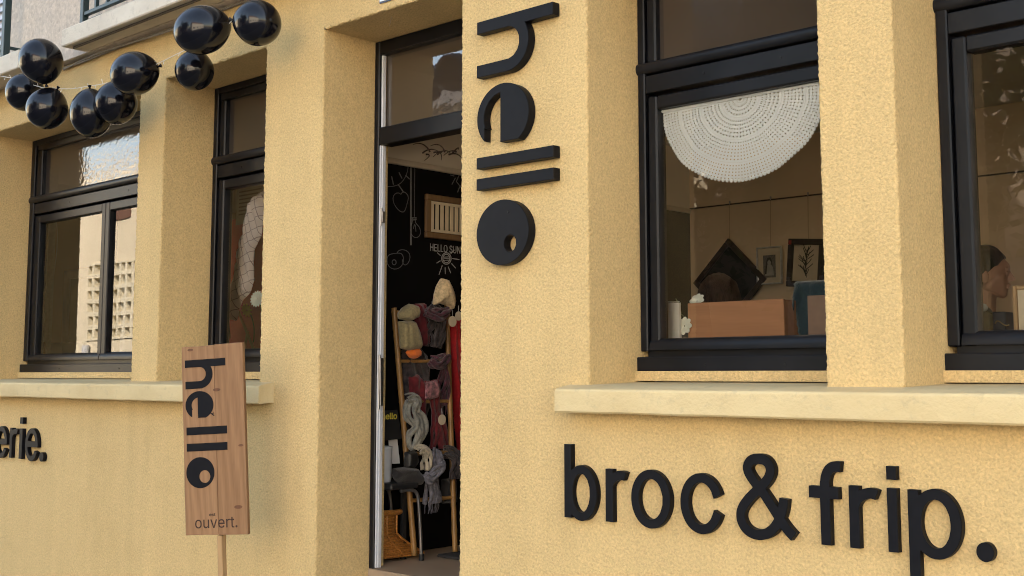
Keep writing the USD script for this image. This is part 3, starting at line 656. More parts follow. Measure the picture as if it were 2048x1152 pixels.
for k in range(67):
    t = math.pi*(k+.5)/67; c = dpt(t, 1.0); s = trimesh.creation.icosphere(1, .0072); s.apply_scale([1, .35, 1]); s.apply_translation(c); sc_.append(s)
obj('scalloped_edge', sc_, WHITE_COTTON, dl, smooth=True)
obj('fold', tube([DC+np.array([-.33, -.004, .004]), DC+np.array([0, -.004, .006]), DC+np.array([.33, -.004, .004])], .006, 6), WHITE_COTTON, dl)

# ------------------------------------------------------------------ things on the window board behind the right window
def boxed(name, x0, x1, y0, y1, z0, z1, mat, parent, b=.003): return obj(name, bx(x0, x1, y0, y1, z0, z1, b), mat, parent)
zt = 1.603
wb = thing('wooden_box', 'reddish brown wooden box standing on the board behind the right window', 'box')
p = onY(1378, 608, .46); q = onY(1570, 597, .46)
obj('front_panel', bx(p[0], q[0], .45, .462, zt, p[2]+.002, .002), CRATE, wb)
obj('side_panel', bx(q[0]-.010, q[0]-.001, .4625, .62, zt, p[2], .002), CRATE, wb)
obj('side_panel', bx(p[0]+.001, p[0]+.010, .4625, .62, zt, p[2], .002), CRATE, wb)
obj('back_panel', bx(p[0]+.001, q[0]-.001, .6205, .63, zt, p[2], .002), CRATE, wb)
obj('bottom_panel', bx(p[0]+.0105, q[0]-.0105, .463, .62, zt, zt+.01), CRATE, wb)
wx = thing('white_box', 'narrow white carton at the left end of the right window board', 'box')
p = onY(1318, 605, .42); q = onY(1355, 605, .42)
a0_ = onY(1357, 675, .42)
obj('carton', trimesh.convex.convex_hull(np.array([(p[0]-.03, .42, zt), (a0_[0]+.004, .42, zt), (p[0]-.03, .43, p[2]), (q[0], .43, q[2]), (p[0]-.03, .435, zt), (a0_[0]+.004, .435, zt), (p[0]-.03, .44, p[2]), (q[0], .44, q[2])])), plain('white_carton', (.90, .90, .89), .6, .02), wx)
obj('lid_flap', bx(p[0]-.02, q[0]-.004, .431, .439, p[2]+.0005, p[2]+.003), PAPER, wx)
def blossom(c, r, n, mat, parent, facing=(0, -1, .2), layers=2, w=.22, name='petal'):
    f = np.array(facing, float); f /= np.linalg.norm(f); a = np.cross(f, [0, 0, 1]); a /= np.linalg.norm(a); b = np.cross(a, f)
    for l in range(layers):
        rl = r*(1-.32*l)
        for k in range(n):
            t = 2*math.pi*(k+.5*l)/n; d = a*math.cos(t)+b*math.sin(t); s = np.cross(f, d)
            pts = []
            for u_, wd, up_ in ((.1, .4, 0), (.45, 1, .12+.2*l), (.8, .95, .18+.35*l), (1, .35, .1+.45*l)):
                for sg in (-1, 1): pts.append(np.array(c)+d*rl*u_+s*sg*wd*w*rl+f*up_*rl*.6)
            V_ = np.array(pts); F_ = []
            for q_ in range(3): F_ += [[2*q_, 2*q_+1, 2*q_+3], [2*q_, 2*q_+3, 2*q_+2]]
            obj(name, trimesh.Trimesh(V_, F_, process=False), mat, parent)
bq = thing('flower_pot', 'white flowers and pointed leaves in a pot beside the wooden box', 'flowers')
cpos = onY(1370, 625, .50)
obj('pot', trimesh.creation.cylinder(.045, segment=[(cpos[0]-.005, .52, zt), (cpos[0]-.005, .52, zt+.05)], sections=20), plain('blue_pot', (.05, .07, .12), .4), bq)
obj('pot_rim', trimesh.creation.annulus(.040, .049, .012, sections=20).apply_translation((cpos[0]-.005, .52, zt+.056)), plain('brass_rim', (.3, .2, .06), .4), bq)
blossom(onY(1369, 652, .445), .034, 8, PETAL, bq, w=.3); blossom(onY(1394, 602, .50), .032, 8, PETAL, bq, facing=(0, -1, .6), w=.3)
for k in range(9):
    t = 2.2+k*.33; c = onY(1362, 628, .52); e_ = c+np.array([math.cos(t)*.06, RNG.uniform(-.02, .02), .02+math.sin(t)*.05]); mid = (c+e_)/2+np.array([0, 0, .01])
    obj('leaf', tube([c, mid, e_], [.002, .007, .001], 6, .3), LEAFM, bq)
bag = thing('denim_bag', 'dark teal denim bag hanging at the right side of the right window', 'bag')
pl_ = [onY(x, y, .56) for x, y in ((1592, 566), (1700, 560), (1706, 680), (1602, 680), (1597, 640), (1590, 600))]
obj('panel', place(puff([(p_[0], p_[2]) for p_ in pl_], .03, .004, 50, (1, 0), 2, .012), (0, .56, 0), X_, Z_, -Y_), DENIM, bag, smooth=True)
obj('strap', tube(spline([onY(1597, 568, .52), onY(1590, 585, .50), onY(1586, 610, .51), onY(1590, 640, .53)], 16), .004, 6), DENIM, bag)
obj('hem', tube([onY(1592, 566, .555), onY(1650, 562, .555), onY(1700, 559, .555)], .005, 6), plain('pale_hem', (.25, .24, .22), .8), bag)
bp = thing('brown_board', 'plain brown card leaning against the denim bag at the window edge', 'board')
pa, pb = onY(1619, 592, .48), onY(1622, 676, .46)
obj('card', bx(pa[0], pa[0]+.22, .465, .472, zt, pa[2], .001), BROWN_CARD, bp)

# ------------------------------------------------------------------ the back wall of the shop
yb = RY-.002
def frame_pic(name, label, cat, px, w, matf, thick=.02, tilt=0.0, yy=None, fw=.02, inner_mat=PASSE):
    c = onY(px[0], px[1], yy or RY-.03); ww, hh = w
    Mx = np.eye(4); Mx[:3, :3] = trimesh.transformations.rotation_matrix(tilt, [0, 1, 0])[:3, :3]; Mx[:3, 3] = c
    t = thing(name, label, cat, mat4=Mx)
    for a in (-1, 1):
        obj('frame_bar', bx(-ww/2, ww/2, -thick/2, thick/2, a*(hh/2-fw/2)-fw/2, a*(hh/2-fw/2)+fw/2, .003), matf, t)
        obj('frame_bar', bx(a*(ww/2-fw/2)-fw/2, a*(ww/2-fw/2)+fw/2, -thick/2+.0004, thick/2, -hh/2+fw+.0004, hh/2-fw-.0004, .003), matf, t)
    obj('mount', bx(-ww/2+fw*.5, ww/2-fw*.5, 0, thick/2-.002, -hh/2+fw*.5, hh/2-fw*.5), inner_mat, t)
    return t, ww, hh
t, ww, hh = frame_pic('framed_portrait', 'small silver framed grey portrait print on the back wall of the shop', 'picture', (1539, 531), (.172, .225), SILVER, fw=.010)
obj('print', bx(-.042, .042, -.0015, -.0004, -.072, .062), PRINT_GREY, t)
obj('figure', place(extr(unary_union([ell(0, .022, .013, .017), Polygon([(-.03, -.06), (-.024, -.01), (-.01, .006), (.01, .006), (.024, -.01), (.03, -.06)])]), .0008), (0, -.0016, 0), X_, Z_, -Y_), plain('pale_grey_print', (.3, .27, .23), .7), t)
obj('veil', place(extr(Polygon([(-.03, -.05), (-.021, .02), (-.012, .046), (.008, .048), (.018, .03), (.022, -.01), (.013, .02), (0, .036), (-.012, .022), (-.02, -.05)]), .0008), (0, -.0026, 0), X_, Z_, -Y_), INK, t)
t, ww, hh = frame_pic('framed_plant_print', 'dark framed botanical print hanging tilted beside the silver portrait', 'picture', (1612, 526), (.235, .28), DARKWOOD, tilt=math.radians(5), fw=.034, thick=.03)
sk = []
for k in range(24):
    a = RNG.uniform(-1.5, 1.5); z = -.075+k*.0062; sk.append(stroke([(.0, z), (.02*math.sin(a), z+.012), (.05*math.sin(a), z+.03+.012*math.cos(a))], .0045, 8))
sk.append(stroke([(.01, -.085), (0, 0), (.015, .09)], .004, 20))
obj('drawing', place(extr(unary_union(sk), .0008), (0, -.001, 0), X_, Z_, -Y_), INK, t)
obj('price_sticker', bx(-.112, -.094, -.017, -.0155, .105, .13), plain('red_sticker', (.3, .03, .02), .6), t)
c = onY(1459, 562, RY-.03); Mx = np.eye(4); Mx[:3, :3] = trimesh.transformations.rotation_matrix(math.radians(45), [0, 1, 0])[:3, :3]; Mx[:3, 3] = c
dmn = thing('diamond_mirror', 'square black framed mirror hung on its corner on the back wall', 'mirror', mat4=Mx)
S_ = .185
for a in (-1, 1):
    obj('frame_bar', bx(-S_, S_, -.012, .012, a*(S_-.016)-.016, a*(S_-.016)+.016, .003), DARKWOOD, dmn)
    obj('frame_bar', bx(a*(S_-.016)-.016, a*(S_-.016)+.016, -.0116, .012, -S_+.0325, S_-.0325, .003), DARKWOOD, dmn)
obj('mirror_plate', bx(-S_+.02, S_-.02, -.002, .008, -S_+.02, S_-.02), MIRROR, dmn)
for k, px in enumerate((1459, 1541, 1616)):
    a = onY(px, 405, RY-.01); b_ = onY(px, (505, 500, 486)[k], RY-.012)
    w_ = thing('picture_wire', ('thin hanging wire above the diamond mirror', 'thin hanging wire above the silver portrait', 'thin hanging wire above the dark framed plant print')[k], 'wire')
    obj('strand', tube([(a[0], RY-.008, RZ+.005), (b_[0], RY-.010, b_[2])], .0009, 5), INK, w_)
    obj('hook', bx(a[0]-.003, a[0]+.003, RY-.012, RY-.004, RZ, RZ+.02), STEEL, w_)
obj('back_rail', bx(XW+.002, RX1-.002, RY-.008, RY-.001, RZ-.003, RZ+.005), plain('brown_rail', (.05, .03, .02), .6), shop)

# the lit ceiling spot glimpsed above the doily
lp = onY(1449, 193, 1.75)
spot = thing('ceiling_spot', 'small lit ceiling spotlight glimpsed above the doily in the right window', 'lamp')
obj('base', bx(lp[0]-.05, lp[0]+.05, 1.70, 1.80, 2.93, 2.955, .003), WHITE_PVC, spot)
obj('shade', lathe([(.030, .03), (.034, .03), (.028, .10), (.010, .112), (0, .112), (0, .105), (.024, .095)], 20).apply_translation((lp[0], 1.75, lp[2]-.02)), WHITE_PVC, spot, smooth=40)
b_ = trimesh.creation.icosphere(2, .020); b_.apply_translation((lp[0], 1.75, lp[2]+.01))
obj('bulb', b_, M('lit_bulb', {'e': ('emission', {'color': (1.0, .72, .42), 'strength': 60.0})}, surface='e.emission'), spot, smooth=True)
obj('stem', trimesh.creation.cylinder(.006, segment=[(lp[0], 1.75, lp[2]+.09), (lp[0], 1.75, 2.935)], sections=8), WHITE_PVC, spot)
print('spot', lp)
# ------------------------------------------------------------------ people
def sph(c, r, seg=20): return m3.Manifold.sphere(r, seg).translate(list(map(float, c)))
def bone(a, ra, b, rb): return m3.Manifold.batch_hull([sph(a, ra), sph(b, rb)])
def soft(man, edge=.014, it=12):
    me = man.refine_to_length(edge).to_mesh(); t = trimesh.Trimesh(me.vert_properties[:, :3], me.tri_verts)
    trimesh.smoothing.filter_taubin(t, lamb=.5, nu=.53, iterations=it); return t
def head_parts(tilt=0.0):
    k = m3.Manifold.sphere(1, 40)
    parts = [k.scale([.097, .076, .105]).translate([-.008, 0, .025]),                      # skull
             m3.Manifold.batch_hull([sph((.045, .034, -.01), .032), sph((.045, -.034, -.01), .032), sph((.058, 0, -.088), .024), sph((.0, .045, -.06), .022), sph((.0, -.045, -.06), .022), sph((.055, 0, .03), .045)]),   # face and jaw
             m3.Manifold.batch_hull([sph((.088, 0, .018), .008), sph((.108, 0, -.022), .010), sph((.092, .012, -.026), .008), sph((.092, -.012, -.026), .008)]),   # nose
             m3.Manifold.batch_hull([sph((.086, .017, -.053), .007), sph((.086, -.017, -.053), .007), sph((.090, 0, -.050), .008)]), m3.Manifold.batch_hull([sph((.083, .014, -.064), .008), sph((.083, -.014, -.064), .008)]),   # lips
             m3.Manifold.batch_hull([sph((.084, .034, .022), .010), sph((.088, .01, .020), .010)]), m3.Manifold.batch_hull([sph((.084, -.034, .022), .010), sph((.088, -.01, .020), .010)])]   # brows
    for s in (-1, 1):
        parts.append(k.scale([.018, .010, .032]).translate([-.012, s*.078, -.012]))         # ears
    h = parts[0]
    for p_ in parts[1:]: h = h+p_
    for s in (-1, 1): h = h-sph((.098, s*.032, .004), .015)
    for s in (-1, 1): h = h+sph((.080, s*.031, .003), .012)
    return h
def seated(name, label, headpos, facing, hair_style, hair_mat, top_mat, seat_h):
    """A seated person; local +x forward. headpos: the middle of the head in the world."""
    hz = headpos[2]-FZ                                 # head height above the floor
    s_ = hz/1.24
    J = lambda x, y, z: np.array([x, y, z*1.0])*s_
    hip, chest, nb = J(0, 0, .53), J(.01, 0, .92), J(.02, 0, 1.06)
    B = [m3.Manifold.batch_hull([sph(J(0, .1, .53), .095*s_), sph(J(0, -.1, .53), .095*s_), sph(J(.0, .07, .75), .09*s_), sph(J(.0, -.07, .75), .09*s_)]),
         m3.Manifold.batch_hull([sph(J(.0, .07, .75), .09*s_), sph(J(.0, -.07, .75), .09*s_), sph(J(.01, .10, .95), .085*s_), sph(J(.01, -.10, .95), .085*s_)]),
         m3.Manifold.batch_hull([sph(J(.0, .155, .99), .05*s_), sph(J(.0, -.155, .99), .05*s_), sph(J(.01, .03, 1.05), .05*s_), sph(J(.01, -.03, 1.05), .05*s_)])]
    C = list(B)
    B.append(bone(nb-[0, 0, .05], .052*s_, J(.035, 0, 1.17), .05*s_))
    for s in (-1, 1):
        sh, el, wr = J(.0, s*.175, .985), J(.07, s*.21, .74), J(.29, s*.14, .70)
        B += [bone(sh, .045*s_, el, .036*s_), bone(el, .036*s_, wr, .025*s_)]; C += [bone(sh, .047*s_, el, .040*s_), bone(el, .040*s_, wr, .031*s_)]
        palm = J(.365, s*.12, .695)
        B.append(m3.Manifold.batch_hull([sph(wr, .020*s_), sph(palm+[0, .025, 0], .011), sph(palm-[0, .025, 0], .011)]))
        for f_, (off, ln) in enumerate(((.030, .062), (.011, .072), (-.010, .068), (-.030, .055))):
            a = palm+[0, off*s, 0]; b_ = a+[ln*.6, 0, -.005]; c_ = b_+[ln*.4, 0, -.018]; B += [bone(a, .0095, b_, .0085), bone(b_, .0085, c_, .0075)]
        a = J(.32, s*.10, .70); b_ = a+[.025, -s*.035, -.002]; c_ = b_+[.03, -s*.008, -.008]; B += [bone(a, .012, b_, .010), bone(b_, .010, c_, .008)]
        kn, an, toe = J(.44, s*.10, .50), J(.42, s*.10, .09), J(.56, s*.11, .035)
        hp = J(.02, s*.1, .53); B += [bone(hp, .085*s_, kn, .058*s_), bone(kn, .056*s_, an, .036*s_), bone(an-[.03, 0, .04], .034*s_, toe, .026*s_)]
    hc = J(.05, 0, 1.24)
    head = head_parts().scale([1.02]*3).translate(list(hc)) if False else head_parts().translate(list(map(float, hc)))
    body = B[0]
    for b_ in B[1:]: body = body+b_
    body = body+head
    ca, sa = math.cos(facing), math.sin(facing)
    R4 = np.eye(4); R4[:3, :3] = [[ca, -sa, 0], [sa, ca, 0], [0, 0, 1]]
    R4[:3, 3] = np.array([headpos[0], headpos[1], FZ])-R4[:3, :3]@np.array([hc[0], hc[1], 0])
    t = thing(name, label, 'person', mat4=R4)
    bodym = soft(body, .012, 10); v = bodym.vertices
    bd = obj('body', bodym, SKIN, t, smooth=True)
    cl = C[0]
    for c_ in C[1:]: cl = cl+c_
    clm = soft(cl, .02, 8); clm.vertices += clm.vertex_normals*.010
    obj('top', clm, top_mat, t, smooth=True)
    leg = []
    for s in (-1, 1):
        kn, an, hp = J(.44, s*.10, .50), J(.42, s*.10, .13), J(.02, s*.1, .53); leg += [bone(hp, .095*s_, kn, .068*s_), bone(kn, .066*s_, an, .050*s_)]
    lg = leg[0]
    for l_ in leg[1:]: lg = lg+l_
    obj('trousers', soft(lg, .02, 8), BLACK_CLOTH, t, smooth=True)
    k = m3.Manifold.sphere(1, 48)
    if hair_style == 'bun':
        hr = k.scale([.106, .086, .116]).translate([-.014, 0, .030])-k.scale([.08, .2, .12]).translate([.105, 0, -.035])
        hr = hr-m3.Manifold.cube([.3, .4, .3], True).translate([0, 0, -.215])
        hr = hr-k.scale([.115, .2, .105]).translate([.085, 0, -.055])
        hr = hr+k.scale([.042, .045, .042]).translate([-.118, 0, .035])
    else:
        hr = k.scale([.112, .096, .122]).translate([-.016, 0, .028])+m3.Manifold.batch_hull([sph((-.045, .06, .0), .045), sph((-.045, -.06, .0), .045), sph((-.075, .075, -.30), .035), sph((-.075, -.075, -.30), .035), sph((-.06, 0, -.33), .04)])
        hr = hr-m3.Manifold.cube([.3, .13, .34], True).translate([.205, 0, -.11])
    hm = soft(hr.translate(list(map(float, hc))), .010, 6); n_ = hm.vertex_normals; hm.vertices += n_*((meshkit.noise(hm.vertices*[60, 60, 12], 4)-.5)*.010)[:, None]
    obj('hair', hm, hair_mat, t, smooth=True)
    st = thing('stool', 'round stool under the seated person %s' % ('in profile' if hair_style == 'bun' else 'with long hair'), 'stool', mat4=R4)
    zs = (.53-.095)*s_
    obj('seat', trimesh.creation.cylinder(.17, segment=[(0, 0, zs-.03), (0, 0, zs+.006)], sections=24), DARKWOOD, st)
    for k_ in range(3):
        a = 2*math.pi*k_/3+.5; obj('leg', tube([(.12*math.cos(a), .12*math.sin(a), zs-.03), (.17*math.cos(a), .17*math.sin(a), 0)], .014, 8), DARKWOOD, st)
seated('person', 'person in profile with dark hair tied back, behind the rightmost window', onY(1976, 550, 2.5), math.radians(20), 'bun', HAIR_D, BLACK_CLOTH, .45)
seated('person', 'person with long brown hair seen from behind above the wooden box', onY(1441, 612, 1.45), math.radians(100), 'long', HAIR_B, DEEP_RED, .45)

# rightmost window: little things on its board
x0 = onY(2030, 560, .48)
ft = thing('wooden_picture_frame', 'light wooden frame with a cream sheet at the right edge of the picture', 'picture frame')
pa = onY(2026, 572, .50)
obj('frame_bar', bx(pa[0], pa[0]+.012, .49, .51, zt, pa[2], .002), BATTEN, ft)
obj('frame_bar', bx(pa[0]+.0125, pa[0]+.25, .4905, .51, pa[2]-.012, pa[2], .002), BATTEN, ft)
obj('sheet', bx(pa[0]+.0125, pa[0]+.25, .50, .505, zt, pa[2]-.0125), CARD, ft)
gbx = thing('dark_box', 'small dark box with a gilt clasp on the rightmost window board', 'box')
pa, pb = onY(1984, 624, .46), onY(2012, 660, .46)
obj('case', bx(pa[0], pb[0], .46, .54, zt, pa[2], .003), plain('dark_blue_case', (.02, .024, .03), .5), gbx)
obj('clasp', tube(spline([(pa[0]+.01, .456, pa[2]-.035), (pa[0]+.02, .452, pa[2]-.028), (pb[0]-.005, .452, pa[2]-.038), (pb[0]+.012, .456, pa[2]-.040)], 14), .002, 6), plain('gilt', (.6, .45, .2), .3, metallic=1.0), gbx)
g2 = thing('green_box', 'dull green box behind the rightmost window, carrying a white ball', 'box')
pa, pb = onY(1950, 626, .50), onY(1981, 660, .50)
obj('case', bx(pa[0], pb[0]-.002, .50, .58, zt, pa[2], .003), plain('dull_green_case', (.07, .075, .05), .6), g2)
obj('lid', bx(pa[0]+.002, pb[0]-.004, .502, .578, pa[2]+.0005, pa[2]+.004, .001), plain('dull_green_lid', (.06, .065, .045), .6), g2)
wbll = thing('white_ball', 'small white ball on the dull green box', 'ball')
c = onY(1967, 618, .53); bl = trimesh.creation.icosphere(3, .013); bl.apply_translation((c[0], .53, pa[2]+.004+.013)); obj('ball', bl, CERAMIC, wbll, smooth=True)

# ------------------------------------------------------------------ beside the door: chalk drawings, picture, ladder of clothes
EY, EZ, EXn = Y_, Z_, X_
def wall2(px, py, x=XW): p = onX(px, py, x); return (p[1], p[2])
def chalk(pts, w=.004, mat=CHALK, closed=False, px=True, n=None, name='chalk_drawing'):
    q = [wall2(*p) for p in pts] if px else pts
    if closed: q = q+[q[0]]
    g = LineString(spline(q, n or 24)).buffer(w/2) if len(q) > 2 else LineString(q).buffer(w/2)
    return g
def on_board(polys, mat, off=.001):
    m = extr(unary_union(polys), .0008)
    obj('chalk_drawing', place(m, (XW+off, 0, 0), Y_, Z_, X_), mat, cb)
circ = lambda px, py, rx, ry, k=20: [(px+rx*math.cos(a), py+ry*math.sin(a)) for a in np.linspace(0, 2*math.pi, k)]
c6 = lambda x, y: (740+x/3.715, 250+y/3.715)
on_board([chalk([c6(*p) for p in ((125, 460), (170, 455), (215, 440), (250, 405), (275, 350), (282, 300))], .003)] + [chalk([c6(*a), c6(*b)], .006) for a, b in (((160, 385), (172, 440)), ((215, 355), (235, 395)), ((210, 445), (245, 495)), ((265, 375), (290, 400)))], CHALK_FAINT)
on_board([chalk([c6(*p) for p in ((228, 515), (200, 505), (172, 530), (180, 590), (250, 645), (275, 580), (282, 530), (258, 500), (228, 515))], .003)], CHALK_FAINT)
on_board([chalk([c6(303, 290), c6(303, 890)], .004)], CHALK)
on_board([chalk([c6(332, 300), c6(328, 680)], .003), chalk([c6(*p) for p in ((312, 690), (308, 740), (300, 790), (330, 835), (370, 815), (365, 760), (340, 730), (342, 690))], .003), chalk([c6(312, 690), c6(342, 690)], .005), chalk([c6(312, 705), c6(342, 703)], .005), chalk([c6(*p) for p in ((322, 770), (330, 740), (340, 790))], .003)], CHALK_FAINT)
on_board([chalk([c6(*p) for p in ((125, 1010), (135, 970), (180, 955), (240, 965), (245, 1020), (230, 1050), (150, 1060), (125, 1010))], .003), chalk(circ(*c6(178, 1020), 4, 5)), chalk([c6(*p) for p in ((200, 950), (270, 935), (292, 960), (285, 1020), (260, 1040), (240, 1000))], .003)], CHALK_FAINT)
on_board([chalk([c6(*a), c6(*b)], .005) for a, b in (((598, 372), (622, 378)), ((608, 440), (632, 395)), ((660, 375), (640, 420)), ((668, 452), (650, 498)), ((640, 420), (680, 470)))], CHALK_FAINT)
on_board([chalk(circ(*c6(566, 992), 9.5, 11.5)), chalk(circ(*c6(566, 992), 7, 8.5))] + [chalk([c6(548, y), c6(586, y-2)], .003) for y in (982, 994, 1006)] + [chalk([c6(*a), c6(*b)], .004) for a, b in (((522, 970), (500, 950)), ((520, 1010), (495, 1025)), ((535, 1045), (512, 1110)), ((557, 1060), (558, 1105)), ((580, 1055), (598, 1098)), ((605, 1030), (634, 1062)), ((612, 992), (660, 1000)), ((600, 955), (625, 930)))], CHALK)
tmm = text('HELLO SUN', .03, .0008); p0, p1 = wall2(*c6(445, 935)), wall2(*c6(670, 945)); bb = tmm.bounds
hh_ = wall2(*c6(450, 880))[1]-p0[1]; tmm.apply_scale([(p1[0]-p0[0])/(bb[1]-bb[0])[0], hh_/(bb[1]-bb[0])[1], 1]); tmm.apply_translation(-tmm.bounds[0])
obj('chalk_drawing', place(tmm, (XW+.001, p0[0], p0[1]), Y_, Z_, X_), CHALK, cb)

# slatted picture on the chalkboard
sl = thing('slatted_picture', 'wooden framed panel of pale vertical slats hung on the chalkboard wall', 'picture')
(ya, za), (yc, zc) = wall2(848, 388), wall2(917, 480)
ye = ya+.37; zl, zh = 2.166, 2.383
for z0, z1 in ((zl, zl+.03), (zh-.03, zh)): obj('frame_bar', bx(XW+.002, XW+.022, ya, ye, z0, z1, .003), GILT, sl)
for y0, y1 in ((ya, ya+.032), (ye-.032, ye)): obj('frame_bar', bx(XW+.0025, XW+.0215, y0, y1, zl+.0304, zh-.0304, .003), GILT, sl)
obj('panel', bx(XW+.002, XW+.008, ya+.03, ye-.03, zl+.03, zh-.03), BLACK_CARD, sl)
for k in range(9):
    y0 = ya+.034+k*.0335; obj('slat', bx(XW+.0085, XW+.016, y0, y0+.020, zl+.032, zh-.032, .001), CARD, sl)
obj('slat_rail', bx(XW+.0085, XW+.0165, ya+.034, ye-.034, zh-.045, zh-.0325), CARD, sl); obj('slat_rail', bx(XW+.0085, XW+.0165, ya+.034, ye-.034, zl+.0325, zl+.045), CARD, sl)

# bamboo ladder leaning on the wall
lad = thing('bamboo_ladder', 'bamboo ladder leaning on the chalkboard wall and hung with scarves', 'ladder')
def bpole(a, b, r):
    a, b = np.array(a), np.array(b); n = 60; s = np.linspace(0, 1, n); rr_ = r*(1+.10*np.exp(-((s*6) % 1-.5)**2/.002)); return tube(a+(b-a)*s[:, None], rr_, 10)
XLd = XW+.10
l0, l1 = onX(788, 616, XW+.05), onX(812, 905, XW+.12); r0, r1 = onX(893, 600, XW+.05), onX(910, 1100, XW+.22)
dl_ = (l1-l0)/(l0[2]-l1[2]); dr_ = (r1-r0)/(r0[2]-r1[2])
lb = l0+dl_*(l0[2]-FZ-.016); rb = r0+dr_*(r0[2]-FZ-.016)
obj('pole', bpole(l0, lb, .0135), BAMBOO, lad, smooth=True); obj('pole', bpole(r0, rb, .0125), BAMBOO, lad, smooth=True)
for z in (1.79, 1.56, 1.37, 1.13, .92):
    a = l0+dl_*(l0[2]-z); b_ = r0+dr_*(r0[2]-z); obj('rung', bpole(a-(b_-a)*.04, b_+(b_-a)*.04, .009), BAMBOO, lad, smooth=True)
def hang(name, label, cat, pts, x, depth, mat, fold=.006, freq=90, fdir=(1, 0), seed=0, ra=.02, scale=None, res=.006):
    q = [wall2(px, py, x) for px, py in pts]
    t = thing(name, label, cat)
    m = puff(Polygon(q), depth, fold, freq, fdir, seed, res, .5, ra)
    obj('cloth', place(m, (x, 0, 0), Y_, Z_, X_), mat, t, smooth=True)
    return t
c7 = lambda x, y: (740+x/3.715, 550+y/3.715)
c5 = lambda x, y: (760+x/5.759, 580+y/5.759)
c9 = lambda x, y: (750+x/4.8, 780+y/4.8)
h1 = hang('knit_hat', 'cream knitted beanie hanging at the top right of the ladder', 'hat', [c7(*p) for p in ((530, 28), (560, 35), (585, 80), (605, 140), (615, 200), (605, 262), (570, 225), (520, 208), (470, 220), (480, 150), (500, 75))], XW+.10, .05, CREAM_KNIT, .003, 160, (1, .2), 3, .05)
h2 = hang('knit_hat', 'olive knitted hat with rolled brim hanging at the left of the ladder', 'hat', [c5(*p) for p in ((215, 365), (375, 360), (420, 460), (458, 635), (440, 680), (330, 690), (240, 670), (225, 500))], XW+.13, .045, OLIVE_KNIT, .003, 120, (1, 0), 5, .04)
qb = [wall2(*c5(*p), XW+.14) for p in ((225, 330), (215, 270), (270, 200), (330, 165), (390, 180), (408, 250), (400, 320), (330, 355))]
obj('brim', place(puff(Polygon(qb), .055, .004, 60, (1, 0), 2, .006, .5, .03), (XW+.14, 0, 0), Y_, Z_, X_), OLIVE_KNIT, h2, smooth=True)
hang('orange_cap', 'bright orange cap peak below the olive hat', 'cap', [c5(*p) for p in ((300, 720), (345, 665), (420, 660), (455, 700), (455, 760), (400, 790), (340, 775))], XW+.12, .03, ORANGE_KNIT, .001, 40, (1, 0), 6, .03)
hang('scarf', 'dull red scarf at the top middle of the ladder', 'scarf', [c5(*p) for p in ((400, 165), (510, 160), (520, 300), (540, 420), (560, 640), (500, 640), (430, 420), (395, 330))], XW+.07, 0.021, DEEP_RED, 0.0102, 90, (1, .1), 8)
def scarf(label, path_px, half, x, n, mat, seed, name='scarf', cat='scarf', fringe=0, twist=1.2):
    """A gathered scarf: soft side by side folds along a path given with half widths (metres)."""
    rg = np.random.default_rng(seed); t = thing(name, label, cat)
    P = spline([onX(px, py, x) for px, py in path_px], 40); Hh = np.interp(np.linspace(0, 1, 40), np.linspace(0, 1, len(half)), half)
    tan = np.gradient(P, axis=0); tan /= np.linalg.norm(tan, axis=1, keepdims=True); side = np.cross(tan, X_); side /= np.linalg.norm(side, axis=1, keepdims=True)
    u = np.linspace(0, 1, 40); ms = []
    for k in range(n):
        f0 = (2*(k+.5)/n-1); ph = rg.uniform(0, 6.28)
        off = np.clip(f0+.28*np.sin(u*rg.uniform(3, 7)*twist+ph), -1, 1)
        dep = .018*np.sqrt(np.clip(1-off**2, 0, 1))+.008*np.sin(u*rg.uniform(4, 9)+ph*2)
        q = P+side*(off*Hh)[:, None]+X_*dep[:, None]
        r = Hh*2.3/n*(1+.25*np.sin(u*11+ph))
        ms.append(tube(q, np.clip(r, .003, .02), 8, .8))
    obj('folds', ms, mat, t, smooth=True)
    if fringe:
        fr = []
        for k in range(fringe):
            p0 = P[-1]+side[-1]*Hh[-1]*(2*(k+.5)/fringe-1)+X_*rg.uniform(0, .02); fr.append(tube([p0, p0+[0, rg.uniform(-.006, .006), -.02], p0+[0, rg.uniform(-.01, .01), -.045]], [.0022, .0018, .001], 5))
        obj('fringe', fr, mat, t)
    return t
scarf('dark patterned scarf gathered under the cream beanie', [c5(*p) for p in ((560, 180), (600, 250), (640, 330), (650, 450), (640, 560), (630, 660))], (.035, .05, .055, .05, .045, .04), XW+.085, 11, DARK_SCARF, 9)
scarf('dark scarf loop wrapped below the beanie brim', [c5(*p) for p in ((510, 250), (570, 290), (640, 300), (710, 280), (770, 230))], (.02, .026, .028, .026, .02), XW+.125, 5, PLUM_SCARF, 22)
scarf('plum and black scarf below the dark patterned one', [c5(*p) for p in ((560, 800), (620, 830), (690, 830), (740, 800), (770, 760))], (.02, .03, .035, .03, .02), XW+.13, 7, PLUM_SCARF, 10)
scarf('plum scarf end hanging beside the right pole', [c5(*p) for p in ((700, 830), (720, 950), (730, 1080), (720, 1210), (725, 1330))], (.02, .026, .03, .03, .032), XW+.10, 8, PLUM_SCARF, 23, fringe=8)
scarf('crimson scarf with a pale bandana print in the middle of the ladder', [c7(*p) for p in ((455, 780), (465, 880), (480, 1000), (500, 1130), (510, 1290))], (.03, .036, .042, .045, .045), XW+.11, 9, DEEP_RED, 11)
hang('bandana', 'faded pink bandana with paisley print over the crimson scarf', 'bandana', [c7(*p) for p in ((415, 800), (495, 785), (520, 870), (505, 905), (450, 920), (410, 915))], XW+.15, .012, cloth('pink_paisley', (.24, .10, .11), .8, 70), .003, 90, (1, 0), 12)
